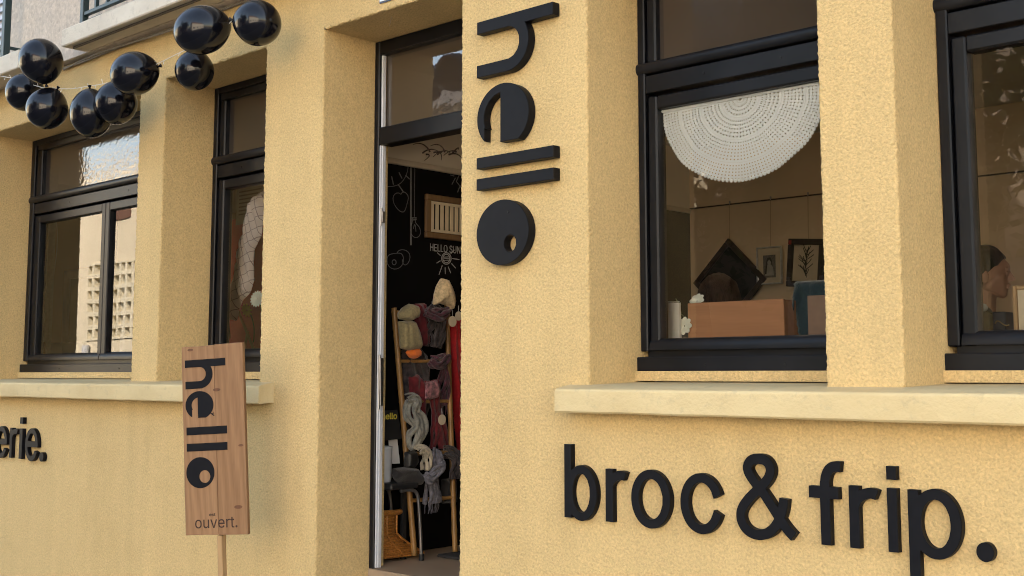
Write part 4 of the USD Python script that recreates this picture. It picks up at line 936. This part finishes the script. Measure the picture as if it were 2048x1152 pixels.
scarf('pale grey scarf twisted in a loose knot on the left pole', [c9(*p) for p in ((300, 90), (370, 130), (350, 200), (390, 300), (400, 400), (380, 480), (370, 570))], (.022, .04, .036, .045, .05, .046, .03), XW+.14, 9, GREY_SCARF, 13, twist=1.6)
scarf('cream scarf draped over the lower rung', [c9(*p) for p in ((400, 590), (450, 575), (490, 620), (490, 690), (475, 770))], (.018, .022, .024, .024, .02), XW+.18, 6, cloth('cream_scarf', (.44, .38, .28), .2, 40), 14)
scarf('mottled blue grey scarf knotted and hanging to the lowest rung', [c9(*p) for p in ((575, 570), (575, 650), (590, 740), (565, 790), (545, 880), (540, 980), (540, 1085)) ], (.03, .04, .038, .024, .036, .042, .045), XW+.185, 10, GREYB_SCARF, 15, fringe=12)
scarf('blue grey scarf loop around the knot over the lower rung', [c9(*p) for p in ((470, 800), (520, 850), (580, 790), (630, 740), (620, 690))], (.016, .02, .022, .02, .014), XW+.215, 5, GREYB_SCARF, 24)
scarf('dark knitted scarf at the lower right of the ladder', [c9(*p) for p in ((650, 590), (700, 600), (750, 650), (770, 740), (770, 850))], (.024, .03, .036, .038, .03), XW+.19, 8, DARK_SCARF, 16)
hang('folded_clothes', 'dark folded brown knitwear on the chair by the ladder', 'clothes', [c9(*p) for p in ((165, 760), (280, 745), (400, 760), (430, 800), (470, 830), (440, 905), (240, 905), (180, 850))], XW+.20, .03, cloth('dark_brown_knit', (.010, .007, .007), .3), .008, 60, (0, 1), 17, .03)
hang('studded_bag', 'black studded pouch under the grey scarf', 'bag', [c9(*p) for p in ((290, 600), (380, 590), (395, 690), (360, 750), (285, 745))], XW+.20, .03, plain('black_leather', (.012, .012, .012), .3, .4, 250, bump=.002, bscale=260), .002, 60, (1, 0), 18)
hang('dark_coat', 'black and burgundy coat hanging behind the scarves in the ladder', 'coat', [c7(*p) for p in ((235, 560), (330, 520), (420, 600), (430, 900), (400, 1180), (290, 1180), (250, 900))], XW+.05, .03, DARK_SCARF, .010, 70, (1, .1), 31, .03)
hang('dark_cardigan', 'burgundy cardigan hanging between the grey and crimson scarves', 'cardigan', [c7(*p) for p in ((290, 760), (345, 740), (400, 800), (405, 1100), (330, 1120), (300, 950))], XW+.08, .025, DEEP_RED, .010, 80, (1, .1), 32, .03)
hang('dark_trousers', 'black folded trousers hanging over the lowest rung', 'trousers', [c9(*p) for p in ((640, 860), (760, 850), (770, 1080), (640, 1085))], XW+.15, .025, BLACK_CLOTH, .006, 70, (1, 0), 33, .03)
rd = hang('red_dress', 'bright red garment hanging at the right edge of the doorway', 'garment', [c7(*p) for p in ((585, 385), (640, 330), (760, 320), (800, 1300), (650, 1300), (620, 1000), (590, 640))], XW+.055, 0.028, RED_CLOTH, 0.0102, 60, (1, 0), 19, .03)
def price_tag(label, px, r, x):
    t = thing('price_tag', label, 'tag'); c = onX(px[0], px[1], x); R = r/F*((c-CAM)@FW)
    d_ = trimesh.creation.cylinder(1, .002, sections=28); d_.apply_transform(trimesh.transformations.rotation_matrix(math.pi/2, [0, 1, 0])); d_.apply_scale([1, R*1.15, R*1.15]); d_.apply_translation(c); obj('disc', d_, CARD, t)
    obj('string', tube([c+[0, 0, R*1.1], c+[-.004, 0.002, R*1.1+.03]], .0008, 4), PAPER, t)
price_tag('round cream paper tag hanging below the cream beanie', c7(613, 345), 9.5, XW+.15)
price_tag('oval cream paper tag hanging on the crimson scarf', c7(535, 1075), 9.0, XW+.19)
price_tag('cream paper tag half hidden by the pier at the door edge', (917, 632), 8, XW+.14)
# the counter with leaflet, paper and cylinder
ct = thing('side_chair', 'black chair with a bent steel leg under the clothes ladder', 'chair')
ftp = onZ(843, 1116, FZ+.012); 
tops = onX(806, 981, ftp[0]); zt2 = onX(820, 981, ftp[0])[2]
yk = YI+.03
leg1 = spline([(ftp[0], ftp[1]-.13, zt2), (ftp[0], ftp[1]-.06, zt2+.001), (ftp[0], ftp[1]-.035, zt2-.012), (ftp[0], ftp[1]-.022, zt2-.05), (ftp[0], ftp[1]-.01, (zt2+FZ)/2), (ftp[0], ftp[1], FZ+.01)], 40)
TUBE = plain('steel_tube', (.35, .34, .33), .3, .1, metallic=.9)
back = min(.30, ftp[0]-XW-.03); D2 = ftp[1]+.28
def leg_at(x, y): return np.array([(x, y+(.05 if y > ftp[1] else 0), zt2), (x, y+(.02 if y > ftp[1] else 0), (zt2+FZ)/2), (x, y, FZ+.005)])
obj('leg', tube(leg1, .008, 8), TUBE, ct, smooth=True)
obj('leg', tube(leg1-[back, 0, 0], .008, 8), TUBE, ct, smooth=True)
print('chair', ftp, zt2, back)
obj('seat', bx(ftp[0]-back-.01, ftp[0]+.012, max(YI+.01, ftp[1]-.30), ftp[1]-.03, zt2+.009, zt2+.035, .006), BLACK_CARD, ct)
for xx in (ftp[0]-.06, ftp[0]-back): obj('leg', tube([(xx, YI+.012, zt2+.008), (xx, YI+.012, FZ+.005)], .008, 8), TUBE, ct, smooth=True)
obj('foot_cap', trimesh.creation.cylinder(.012, segment=[(ftp[0], ftp[1], FZ+.001), (ftp[0], ftp[1], FZ+.03)], sections=12), BLACK_CARD, ct)
XC = -4.225
tb = thing('small_table', 'black narrow table behind the door jamb carrying the white pot', 'table')
a_, b_ = onX(750, 966, XC), onX(806, 966, XC)
obj('top', bx(XW+.012, XC+.02, YI+.01, b_[1]+.03, a_[2]-.03, a_[2]-.002, .003), BLACK_CARD, tb)
for yy in (YI+.03, b_[1]): obj('leg', bx(XC-.005, XC+.015, yy-.01, yy+.01, FZ+.001, a_[2]-.031), BLACK_CARD, tb)
pot = thing('white_pot', 'tall white cylindrical pot just inside the door on the left', 'pot')
pc = onX(768, 925, XC); zt3 = onX(768, 893, XC)[2]; z3 = a_[2]-.001
obj('vessel', lathe([(0, z3), (.038, z3), (.042, z3+.02), (.043, zt3-.012), (.045, zt3-.01), (.045, zt3), (.039, zt3), (.038, z3+.01), (0, z3+.01)], 28).apply_translation((XC-.02, pc[1]+.008, 0)), CERAMIC, pot, smooth=40)
sh_ = thing('paper_sheet', 'white sheet of paper hanging below the black leaflet', 'paper')
q = [onX(*c9(*p), XC-.03) for p in ((130, 470), (215, 475), (240, 705), (150, 710))]
obj('sheet', trimesh.Trimesh(np.array([q[0], q[1], q[2], q[3], q[0]-[.002, 0, 0], q[1]-[.002, 0, 0], q[2]-[.002, 0, 0], q[3]-[.002, 0, 0]]), [[0, 1, 2], [0, 2, 3], [4, 6, 5], [4, 7, 6]], process=False), PAPER, sh_)
lf = thing('leaflet', 'black leaflet with hello in yellow letters beside the door jamb', 'leaflet')
q = [onX(*c9(*p), XC-.01) for p in ((40, 200), (215, 190), (260, 468), (100, 485))]
obj('card', trimesh.Trimesh(np.array([*q, *[v-[.003, 0, 0] for v in q]]), [[0, 1, 2], [0, 2, 3], [4, 6, 5], [4, 7, 6], [0, 3, 7], [0, 7, 4], [2, 1, 5], [2, 5, 6]], process=False), BLACK_CARD, lf)
tmm = text('hello', .03, .0008, True); p0, p1 = onX(*c9(66, 285), XC-.009), onX(*c9(210, 275), XC-.009); bb = tmm.bounds; hh_ = onX(*c9(66, 222), XC-.009)[2]-p0[2]
tmm.apply_scale([(p1[1]-p0[1])/(bb[1]-bb[0])[0], hh_/(bb[1]-bb[0])[1], 1]); tmm.apply_translation(-tmm.bounds[0]); obj('letters', place(tmm, (XC-.0088, p0[1], p0[2]), Y_, Z_, X_), YELLOW_PRINT, lf)
# wicker chair at the lower left of the doorway
wc = thing('wicker_chair', 'orange woven wicker chair back at the lower left of the doorway', 'chair')
c8 = lambda x, y: (720+x/3.718, 842+y/3.718)
XK = -4.20
p0, p1 = onX(*c8(110, 690), XK), onX(*c8(335, 675), XK)
obj('top_roll', tube(spline([(XK-.06, p0[1]-.02, p0[2]+.004), (XK-.01, p0[1]+.02, p0[2]+.002), (XK, (p0[1]+p1[1])/2, (p0[2]+p1[2])/2), (XK-.03, p1[1], p1[2])], 24), .0125, 10), WICKER, wc, smooth=True)
ns = 30
z_hi = p0[2]-.016; z_lo = FZ+.02
for k in range(ns):
    f_ = k/(ns-1); z = z_hi+(z_lo-z_hi)*f_
    yr = onX(*c8(275, 800), XK)[1]+(.0 if f_ < .42 else ((f_-.42)/.58)**1.2*.18)
    yl = p0[1]-.03
    obj('weave_strand', tube([(XK-.03, yl, z), (XK+.004*(-1)**k, yl+(yr-yl)*.35, z), (XK-.004*(-1)**k, yl+(yr-yl)*.7, z-.002), (XK-.02, yr, z-.004)], .0062, 6, .8), WICKER, wc, smooth=True)
for f_ in (.25, .6, .95):
    pts = []
    for g in np.linspace(0, 1, 8):
        z = z_hi+(z_lo-z_hi)*g; yr = onX(*c8(275, 800), XK)[1]+(.0 if g < .42 else ((g-.42)/.58)**1.2*.18); yl = p0[1]-.03; pts.append((XK+.006, yl+(yr-yl)*f_, z))
    obj('stake', tube(pts, .005, 6), WICKER, wc, smooth=True)
mt = thing('doormat', 'dark textured doormat on the floor inside the door', 'mat')
obj('mat', bx(-4.15, -3.0, .70, 1.6, FZ+.001, FZ+.014, .004), MAT, mt)
# twigs hanging under the ceiling beyond the door
tw = thing('hanging_twigs', 'bare dark twigs hung under the shop ceiling above the doorway', 'twigs')
for k in range(10):
    a = onX(845+k*7.5, 306+3*math.sin(k*2.0), -3.95+.03*k); e_ = a+np.array([.02*math.sin(k*3), .10*math.cos(k*1.7), (-.03 if k % 2 else .02)*1.0]); mid = (a+e_)/2+np.array([0, .02, .015])
    obj('twig', tube(spline([a, mid, e_], 10), np.linspace(.004, .0015, 10), 5), DARKWOOD, tw)

# ------------------------------------------------------------------ middle window: shirt, flowers, easel, poster
ms = thing('checked_shirt', 'pale checked shirt hanging with its sleeve down in the narrow window', 'shirt')
yS = .47
CHK = M('checked_cloth', {'g': ('geometry', {}), 'mp': ('mapping', {'rotation': (0, .35, 0)}), 's': ('separate_xyz', {}),
    'fx': ('math', {'math_type': 'pingpong', 'value2': .019}), 'fz': ('math', {'math_type': 'pingpong', 'value2': .024}),
    'lx': ('math', {'math_type': 'less_than', 'value2': .0013}), 'lz': ('math', {'math_type': 'less_than', 'value2': .0015}), 'mx': ('math', {'math_type': 'maximum'}),
    'c': ('mix', {'color1': (.80, .68, .63), 'color2': (.30, .21, .22)}), 'p': ('principled_bsdf', {'roughness': .9})},
    [('g.position', 'mp.vector'), ('mp.vector', 's.vector'), ('s.x', 'fx.value1'), ('s.z', 'fz.value1'), ('fx.value', 'lx.value1'), ('fz.value', 'lz.value1'), ('lx.value', 'mx.value1'), ('lz.value', 'mx.value2'), ('mx.value', 'c.fac'), ('c.color', 'p.base_color')])
sc8 = lambda x, y: (400+x/2.879, 360+y/2.88)
def sp_(pts, y): return [(onY(*sc8(*p), y)[0], onY(*sc8(*p), y)[2]) for p in pts]
slv = Polygon(sp_([(325, 95), (360, 85), (365, 210), (350, 320), (310, 400), (305, 470), (308, 580), (285, 650), (245, 690), (222, 745), (210, 808), (163, 795), (165, 725), (185, 640), (205, 560), (225, 440), (265, 250), (295, 130)], yS))
obj('sleeve', place(puff(slv, .028, .010, 55, (1, .25), 4, .010, .5, .04), (0, yS, 0), X_, Z_, -Y_), CHK, ms, smooth=True)
bd_ = Polygon(sp_([(352, 95), (400, 60), (520, 60), (560, 120), (560, 700), (470, 700), (430, 330)], yS+.06))
obj('shirt_body', place(puff(bd_, .06, .012, 45, (1, .05), 6, .014, .5, .06), (0, yS+.06, 0), X_, Z_, -Y_), CHK, ms, smooth=True)
obj('hanger', tube(spline([onY(*sc8(330, 100), yS+.05), onY(*sc8(440, 50), yS+.05), onY(*sc8(560, 110), yS+.05)], 14), .005, 6), BATTEN, ms)
rp = thing('red_screen', 'dark red cloth panel standing behind the checked shirt', 'screen')
a, b_ = onY(*sc8(160, 700), .80), onY(*sc8(420, 700), .80)
obj('cloth', bx(a[0]+.02, b_[0]+.5, .80, .82, 1.0, onY(*sc8(160, 230), .80)[2], .004), cloth('brick_red_cloth', (.62, .085, .045), .15, 6), rp)
po = thing('printed_poster', 'cream printed poster on the wall behind the checked shirt', 'poster')
q = [onY(*sc8(*p), .78) for p in ((215, 45), (330, 55), (330, 260), (200, 262))]
obj('sheet', bx(q[0][0], q[1][0]+.1, .775, .779, q[3][2], q[0][2]), plain('poster_cream', (.42, .34, .22), .7, .06), po)
for k in range(7):
    z = q[0][2]-.03-k*.022; obj('print_line', bx(q[0][0]+.03, q[1][0]+.05-.03*(k % 3), .7735, .7746, z-.005, z+.003), plain('brown_print', (.20, .14, .09), .7), po)
fl = thing('white_flower', 'large white flower on a stem at the right of the narrow window', 'flower')
fc = onY(*sc8(330, 685), .50)
blossom(fc, .045, 16, PETAL, fl, facing=(.3, -1, .15), layers=3, w=.16)
obj('stem', tube(spline([fc+[0, .01, 0], fc+[.01, .03, -.10], fc+[.02, .03, -.25]], 12), .003, 6), STEM, fl)
fy = thing('yellow_flower', 'yellow flower behind the shirt cuff in the narrow window', 'flower')
fc2 = onY(*sc8(150, 690), .66)
blossom(fc2, .035, 10, YPETAL, fy, facing=(.2, -1, .3), layers=1, w=.2)
obj('stem', tube(spline([fc2+[0, .01, 0], fc2+[0.0, .02, -.10], fc2+[.02, .02, fc2[2]*0-.22]], 12), .003, 6), STEM, fy)
fy = thing('yellow_flower', 'drooping yellow flower to the right of the shirt cuff', 'flower')
fc2 = onY(*sc8(270, 750), .70)
blossom(fc2, .04, 10, YPETAL, fy, facing=(.2, -1, -.3), layers=1, w=.2)
obj('stem', tube(spline([fc2+[0, .01, 0], fc2+[0.03, .02, -.06], fc2+[.04, .02, -.18]], 12), .003, 6), STEM, fy)
es = thing('wooden_easel', 'small pale wooden easel legs at the bottom of the narrow window', 'easel')
a, b_ = onY(*sc8(222, 760), .62), onY(*sc8(312, 960), .62)
obj('leg', bpole(a, b_+[.01, 0, -.03], .008), BATTEN, es); a2 = onY(*sc8(275, 870), .66); b2 = onY(*sc8(255, 970), .66); obj('leg', bpole(a2, b2+[-.005, 0, -.03], .007), BATTEN, es)

# ------------------------------------------------------------------ left window: inner door, curtain, carton
idr = thing('inner_door', 'white framed glazed inner door seen through the left window', 'door')
yD = .85
a, b_ = onY(128, 541, yD), onY(165, 541, yD)
zt4 = onY(140, 540, yD)[2]; xa_ = a[0]
for x in (xa_, xa_+.82): obj('frame_bar', bx(x, x+.06, yD, yD+.06, FZ, zt4, .004), WHITE_PVC, idr)
obj('frame_bar', bx(xa_+.0605, xa_+.8195, yD, yD+.06, zt4-.06, zt4, .004), WHITE_PVC, idr)
obj('leaf', bx(xa_+.0605, xa_+.8195, yD+.02, yD+.05, FZ, zt4-.0605, .004), plain('olive_leaf', (.12, .11, .08), .4), idr)
obj('handle', tube([(xa_+.11, yD+.01, 1.62), (xa_+.11, yD-.03, 1.62), (xa_+.22, yD-.03, 1.62)], .008, 8), STEEL, idr)
cu_ = thing('pale_curtain', 'pale grey green curtain strip at the left side of the left window', 'curtain')
xs_ = np.linspace(onY(86, 560, .55)[0], onY(110, 560, .55)[0], 40); V = []
for z in (1.61, 2.9):
    for x in xs_: V.append((x, .55+.018*math.sin(x*70)+.008*math.sin(x*31), z))
n = len(xs_); V = np.array(V); i = np.arange(n-1); Fc = np.vstack([np.c_[i, i+1, i+n+1], np.c_[i, i+n+1, i+n]])
obj('cloth', trimesh.Trimesh(np.vstack([V, V+[0, .004, 0]]), np.vstack([Fc, Fc[:, ::-1]+2*n]), process=False), CURTAIN, cu_, smooth=True)
hc_ = thing('power_lead', 'pale cord hanging in front of the brown wall in the left window', 'cord')
obj('cord', tube(spline([onY(112, 440, .6), onY(114, 490, .6), onY(110, 530, .6), onY(104, 570, .6), onY(101, 640, .6)], 24), .004, 6), WHITE_PLASTIC, hc_)
ctn = thing('white_carton', 'white carton with a brown paper bag before it on the left window board', 'carton')
a, b_ = onY(66, 688, .6), onY(122, 688, .6)
obj('carton', bx(a[0], b_[0]+.02, .6, .75, zt, a[2], .003), PAPER, ctn); obj('carton_flap', bx(a[0]+.01, b_[0]+.01, .61, .74, a[2]+.0005, a[2]+.003), PAPER, ctn)
kb = thing('kraft_bag', 'small brown paper bag against the white carton', 'bag')
a = onY(82, 690, .52); obj('bag', puff([(0, 0), (.07, 0), (.062, .095), (.01, .10)], .02, .003, 60, (1, 0), 3, .008).apply_transform(np.array([[1, 0, 0, a[0]], [0, 0, -1, .52], [0, 1, 0, zt], [0, 0, 0, 1]])), plain('kraft_paper', (.32, .19, .10), .8), kb, smooth=True)
obj('bag_fold', puff([(0, .075), (.068, .075), (.062, .10), (.008, .10)], .022, .001, 60, (1, 0), 3, .008).apply_transform(np.array([[1, 0, 0, a[0]], [0, 0, -1, .518], [0, 1, 0, zt+.003], [0, 0, 0, 1]])), plain('kraft_paper_fold', (.28, .16, .085), .8), kb, smooth=True)

nb1 = thing('neighbour_house', 'grey house adjoining the shop on its right, beyond the picture', 'house')
obj('wall', bx(1.62, 16, 0, 9, 0, 8.4), GREY_RENDER, nb1); obj('roof', bx(1.65, 16.1, -.1, 9.1, 8.402, 8.6), ROOF, nb1)
nb2 = thing('neighbour_house', 'low grey house adjoining the shop on its left, beyond the picture', 'house')
obj('wall', bx(-34, -9.22, 0.02, 9, 0, 8.6), GREY_RENDER, nb2); obj('roof', bx(-34.1, -9.25, -.1, 9.1, 8.602, 8.8), ROOF, nb2)
# ------------------------------------------------------------------ across the street (seen in the panes)
OY = -9.2
def mir(px, py, y=OY): return onY(px, py, 2*(YF+.035)-y)
ob = thing('opposite_building', 'cream building across the street with pierced block screens, mirrored in the left window', 'building')
cl, ch = mir(178, 530), mir(268, 519); cbm = mir(230, 678)
X0, X1, HO = -34.0, -10.8, 5.75
cx0, cx1 = cl[0], cl[0]+7.2; rows = 6; zc1 = mir(200, 527)[2]; zc0 = cbm[2]; rh = (zc1-zc0)/rows
cols = 22; cw = (cx1-cx0)/cols
obj('wall', [bx(X0, cx0, OY-.3, OY, 0, HO), bx(cx1, X1, OY-.3, OY, 0, HO), bx(cx0, cx1, OY-.3, OY, 0, zc0), bx(cx0, cx1, OY-.3, OY, zc1, HO), bx(X0, X0+.3, OY-8, OY-.3, 0, HO), bx(X1-.3, X1, OY-8, OY-.3, 0, HO), bx(X0, X1, OY-8.3, OY-8, 0, HO)], OPP_RENDER, ob)
obj('roof', bx(X0, X1, OY-8, OY-.3, HO-.2, HO), ROOF, ob)
obj('parapet_ledge', bx(X0-.1, X1+.12, OY-.35, OY+.16, HO+.002, HO+.34, .01), plain('pale_ledge', (.55, .52, .46), .8), ob)
for r in range(rows):
    for k in range(cols):
        x = cx0+k*cw; z = zc0+r*rh; t_ = .045
        blk = [bx(x, x+cw, OY-.16, OY+.03, z, z+t_), bx(x, x+cw, OY-.16, OY+.03, z+rh-t_, z+rh-.002), bx(x, x+t_, OY-.16, OY+.028, z+t_, z+rh-t_), bx(x+cw-t_, x+cw-.002, OY-.16, OY+.028, z+t_, z+rh-t_)]
        obj('pierced_block', blk, OPP_RENDER if False else plain('cream_block', (.78, .71, .54), .8) if (r, k) == (0, 0) else UsdShade.Material.Get(stage, '/World/Looks/cream_block'), ob)
obj('screen_backing', bx(cx0, cx1, OY-1.2, OY-1.15, zc0, zc1), plain('dark_backing', (.12, .10, .08), .9), ob)
p = mir(246, 424); obj('vent', bx(p[0]-.45, p[0]+.25, OY+.001, OY+.03, p[2]-.13, p[2]+.10), RUST, ob)
p = mir(181, 690); obj('drainpipe', trimesh.creation.cylinder(.09, segment=[(p[0], OY+.12, 0), (p[0], OY+.12, zc0-.1)], sections=12), WHITE_PVC, ob)

def tree(x, y, h, spread, label, seed, nleaf=5200):
    rg = np.random.default_rng(seed)
    t = thing('street_tree', label, 'tree', group='trees across the street')
    tr = [tube(spline([(x, y, -.12), (x+.1, y, h*.2), (x-.05, y+.1, h*.45), (x+.1, y, h*.8)], 16), np.linspace(.22, .05, 16), 10)]
    tips = []
    for k in range(12):
        z = h*rg.uniform(.3, .75); a = rg.uniform(0, 2*math.pi); L = spread*rg.uniform(.6, 1.0); e = np.array([x+math.cos(a)*L, y+math.sin(a)*L, z+rg.uniform(.1, .3)*h]); s = np.array([x, y, z])
        tr.append(tube(spline([s, (s+e)/2+[0, 0, .2], e], 8), np.linspace(.07, .015, 8), 6)); tips += [s+(e-s)*u for u in (.5, .75, 1.0)]
    tips += [np.array([x, y, h*u]) for u in (.6, .75, .9)]
    obj('trunk', tr, BARK, t, smooth=True)
    tips = np.array(tips); c = tips[rg.integers(0, len(tips), nleaf)]+rg.normal(0, .42, (nleaf, 3))*[1, 1, .8]
    a = rg.normal(size=(nleaf, 3)); a /= np.linalg.norm(a, axis=1, keepdims=True); b = np.cross(a, rg.normal(size=(nleaf, 3))); b /= np.linalg.norm(b, axis=1, keepdims=True)
    s = rg.uniform(.06, .12, (nleaf, 1)); V = np.stack([c-a*s, c+b*s*.55, c+a*s, c-b*s*.55], 1).reshape(-1, 3); i = np.arange(nleaf)*4
    obj('crown', trimesh.Trimesh(V, np.vstack([np.c_[i, i+1, i+2], np.c_[i, i+2, i+3]]), process=False), LEAF, t)
tree(-8.6, -8.6, 7.5, 1.9, 'leafy tree across the street, nearest to the cream building', 1)
tree(-5.6, -8.2, 6.6, 1.7, 'leafy tree across the street, mirrored in the rightmost window', 2)
tree(-7.0, -9.6, 7.6, 2.0, 'tallest leafy tree across the street, behind the other two', 3)
ob2 = thing('terraced_house', 'brown plastered house across the street behind the trees', 'house')
obj('wall', bx(-10.4, -5.9, -18.5, -11.6, 0, 6.2), plain('brown_plaster', (.26, .21, .16), .9, .1, 3), ob2)
obj('roof', trimesh.convex.convex_hull(np.array([(-10.6, -18.7, 6.2), (-5.7, -18.7, 6.2), (-10.6, -11.3, 6.2), (-5.7, -11.3, 6.2), (-10.6, -15, 8.6), (-5.7, -15, 8.6)])), plain('tile_roof', (.2, .09, .05), .8, .2, 10), ob2)
for k in range(2):
    w_ = obj('window', bx(-9.0+k*3.6, -7.9+k*3.6, -11.6, -11.55, 1.2, 2.9, .01), WHITE_PVC, ob2); obj('pane', bx(-8.9+k*3.6, -8.0+k*3.6, -11.549, -11.54, 1.3, 2.8), BLACK_CARD, w_)
ob3 = thing('corner_house', 'sunlit cream house across the street, beyond the picture on the right', 'house')
obj('wall', bx(-1.5, 13.0, -18.5, -11.2, 0, 6.2), plain('white_plaster', (.78, .73, .64), .9, .06, 3), ob3)
obj('roof', trimesh.convex.convex_hull(np.array([(-1.7, -18.7, 6.2), (13.2, -18.7, 6.2), (-1.7, -10.9, 6.2), (13.2, -10.9, 6.2), (-1.7, -15, 8.4), (13.2, -15, 8.4)])), UsdShade.Material.Get(stage, '/World/Looks/tile_roof'), ob3)
for k in range(4):
    w_ = obj('window', bx(-.4+k*3.4, .7+k*3.4, -11.199, -11.15, 1.2, 2.9, .01), WHITE_PVC, ob3); obj('pane', bx(-.3+k*3.4, .6+k*3.4, -11.149, -11.14, 1.3, 2.8), BLACK_CARD, w_)
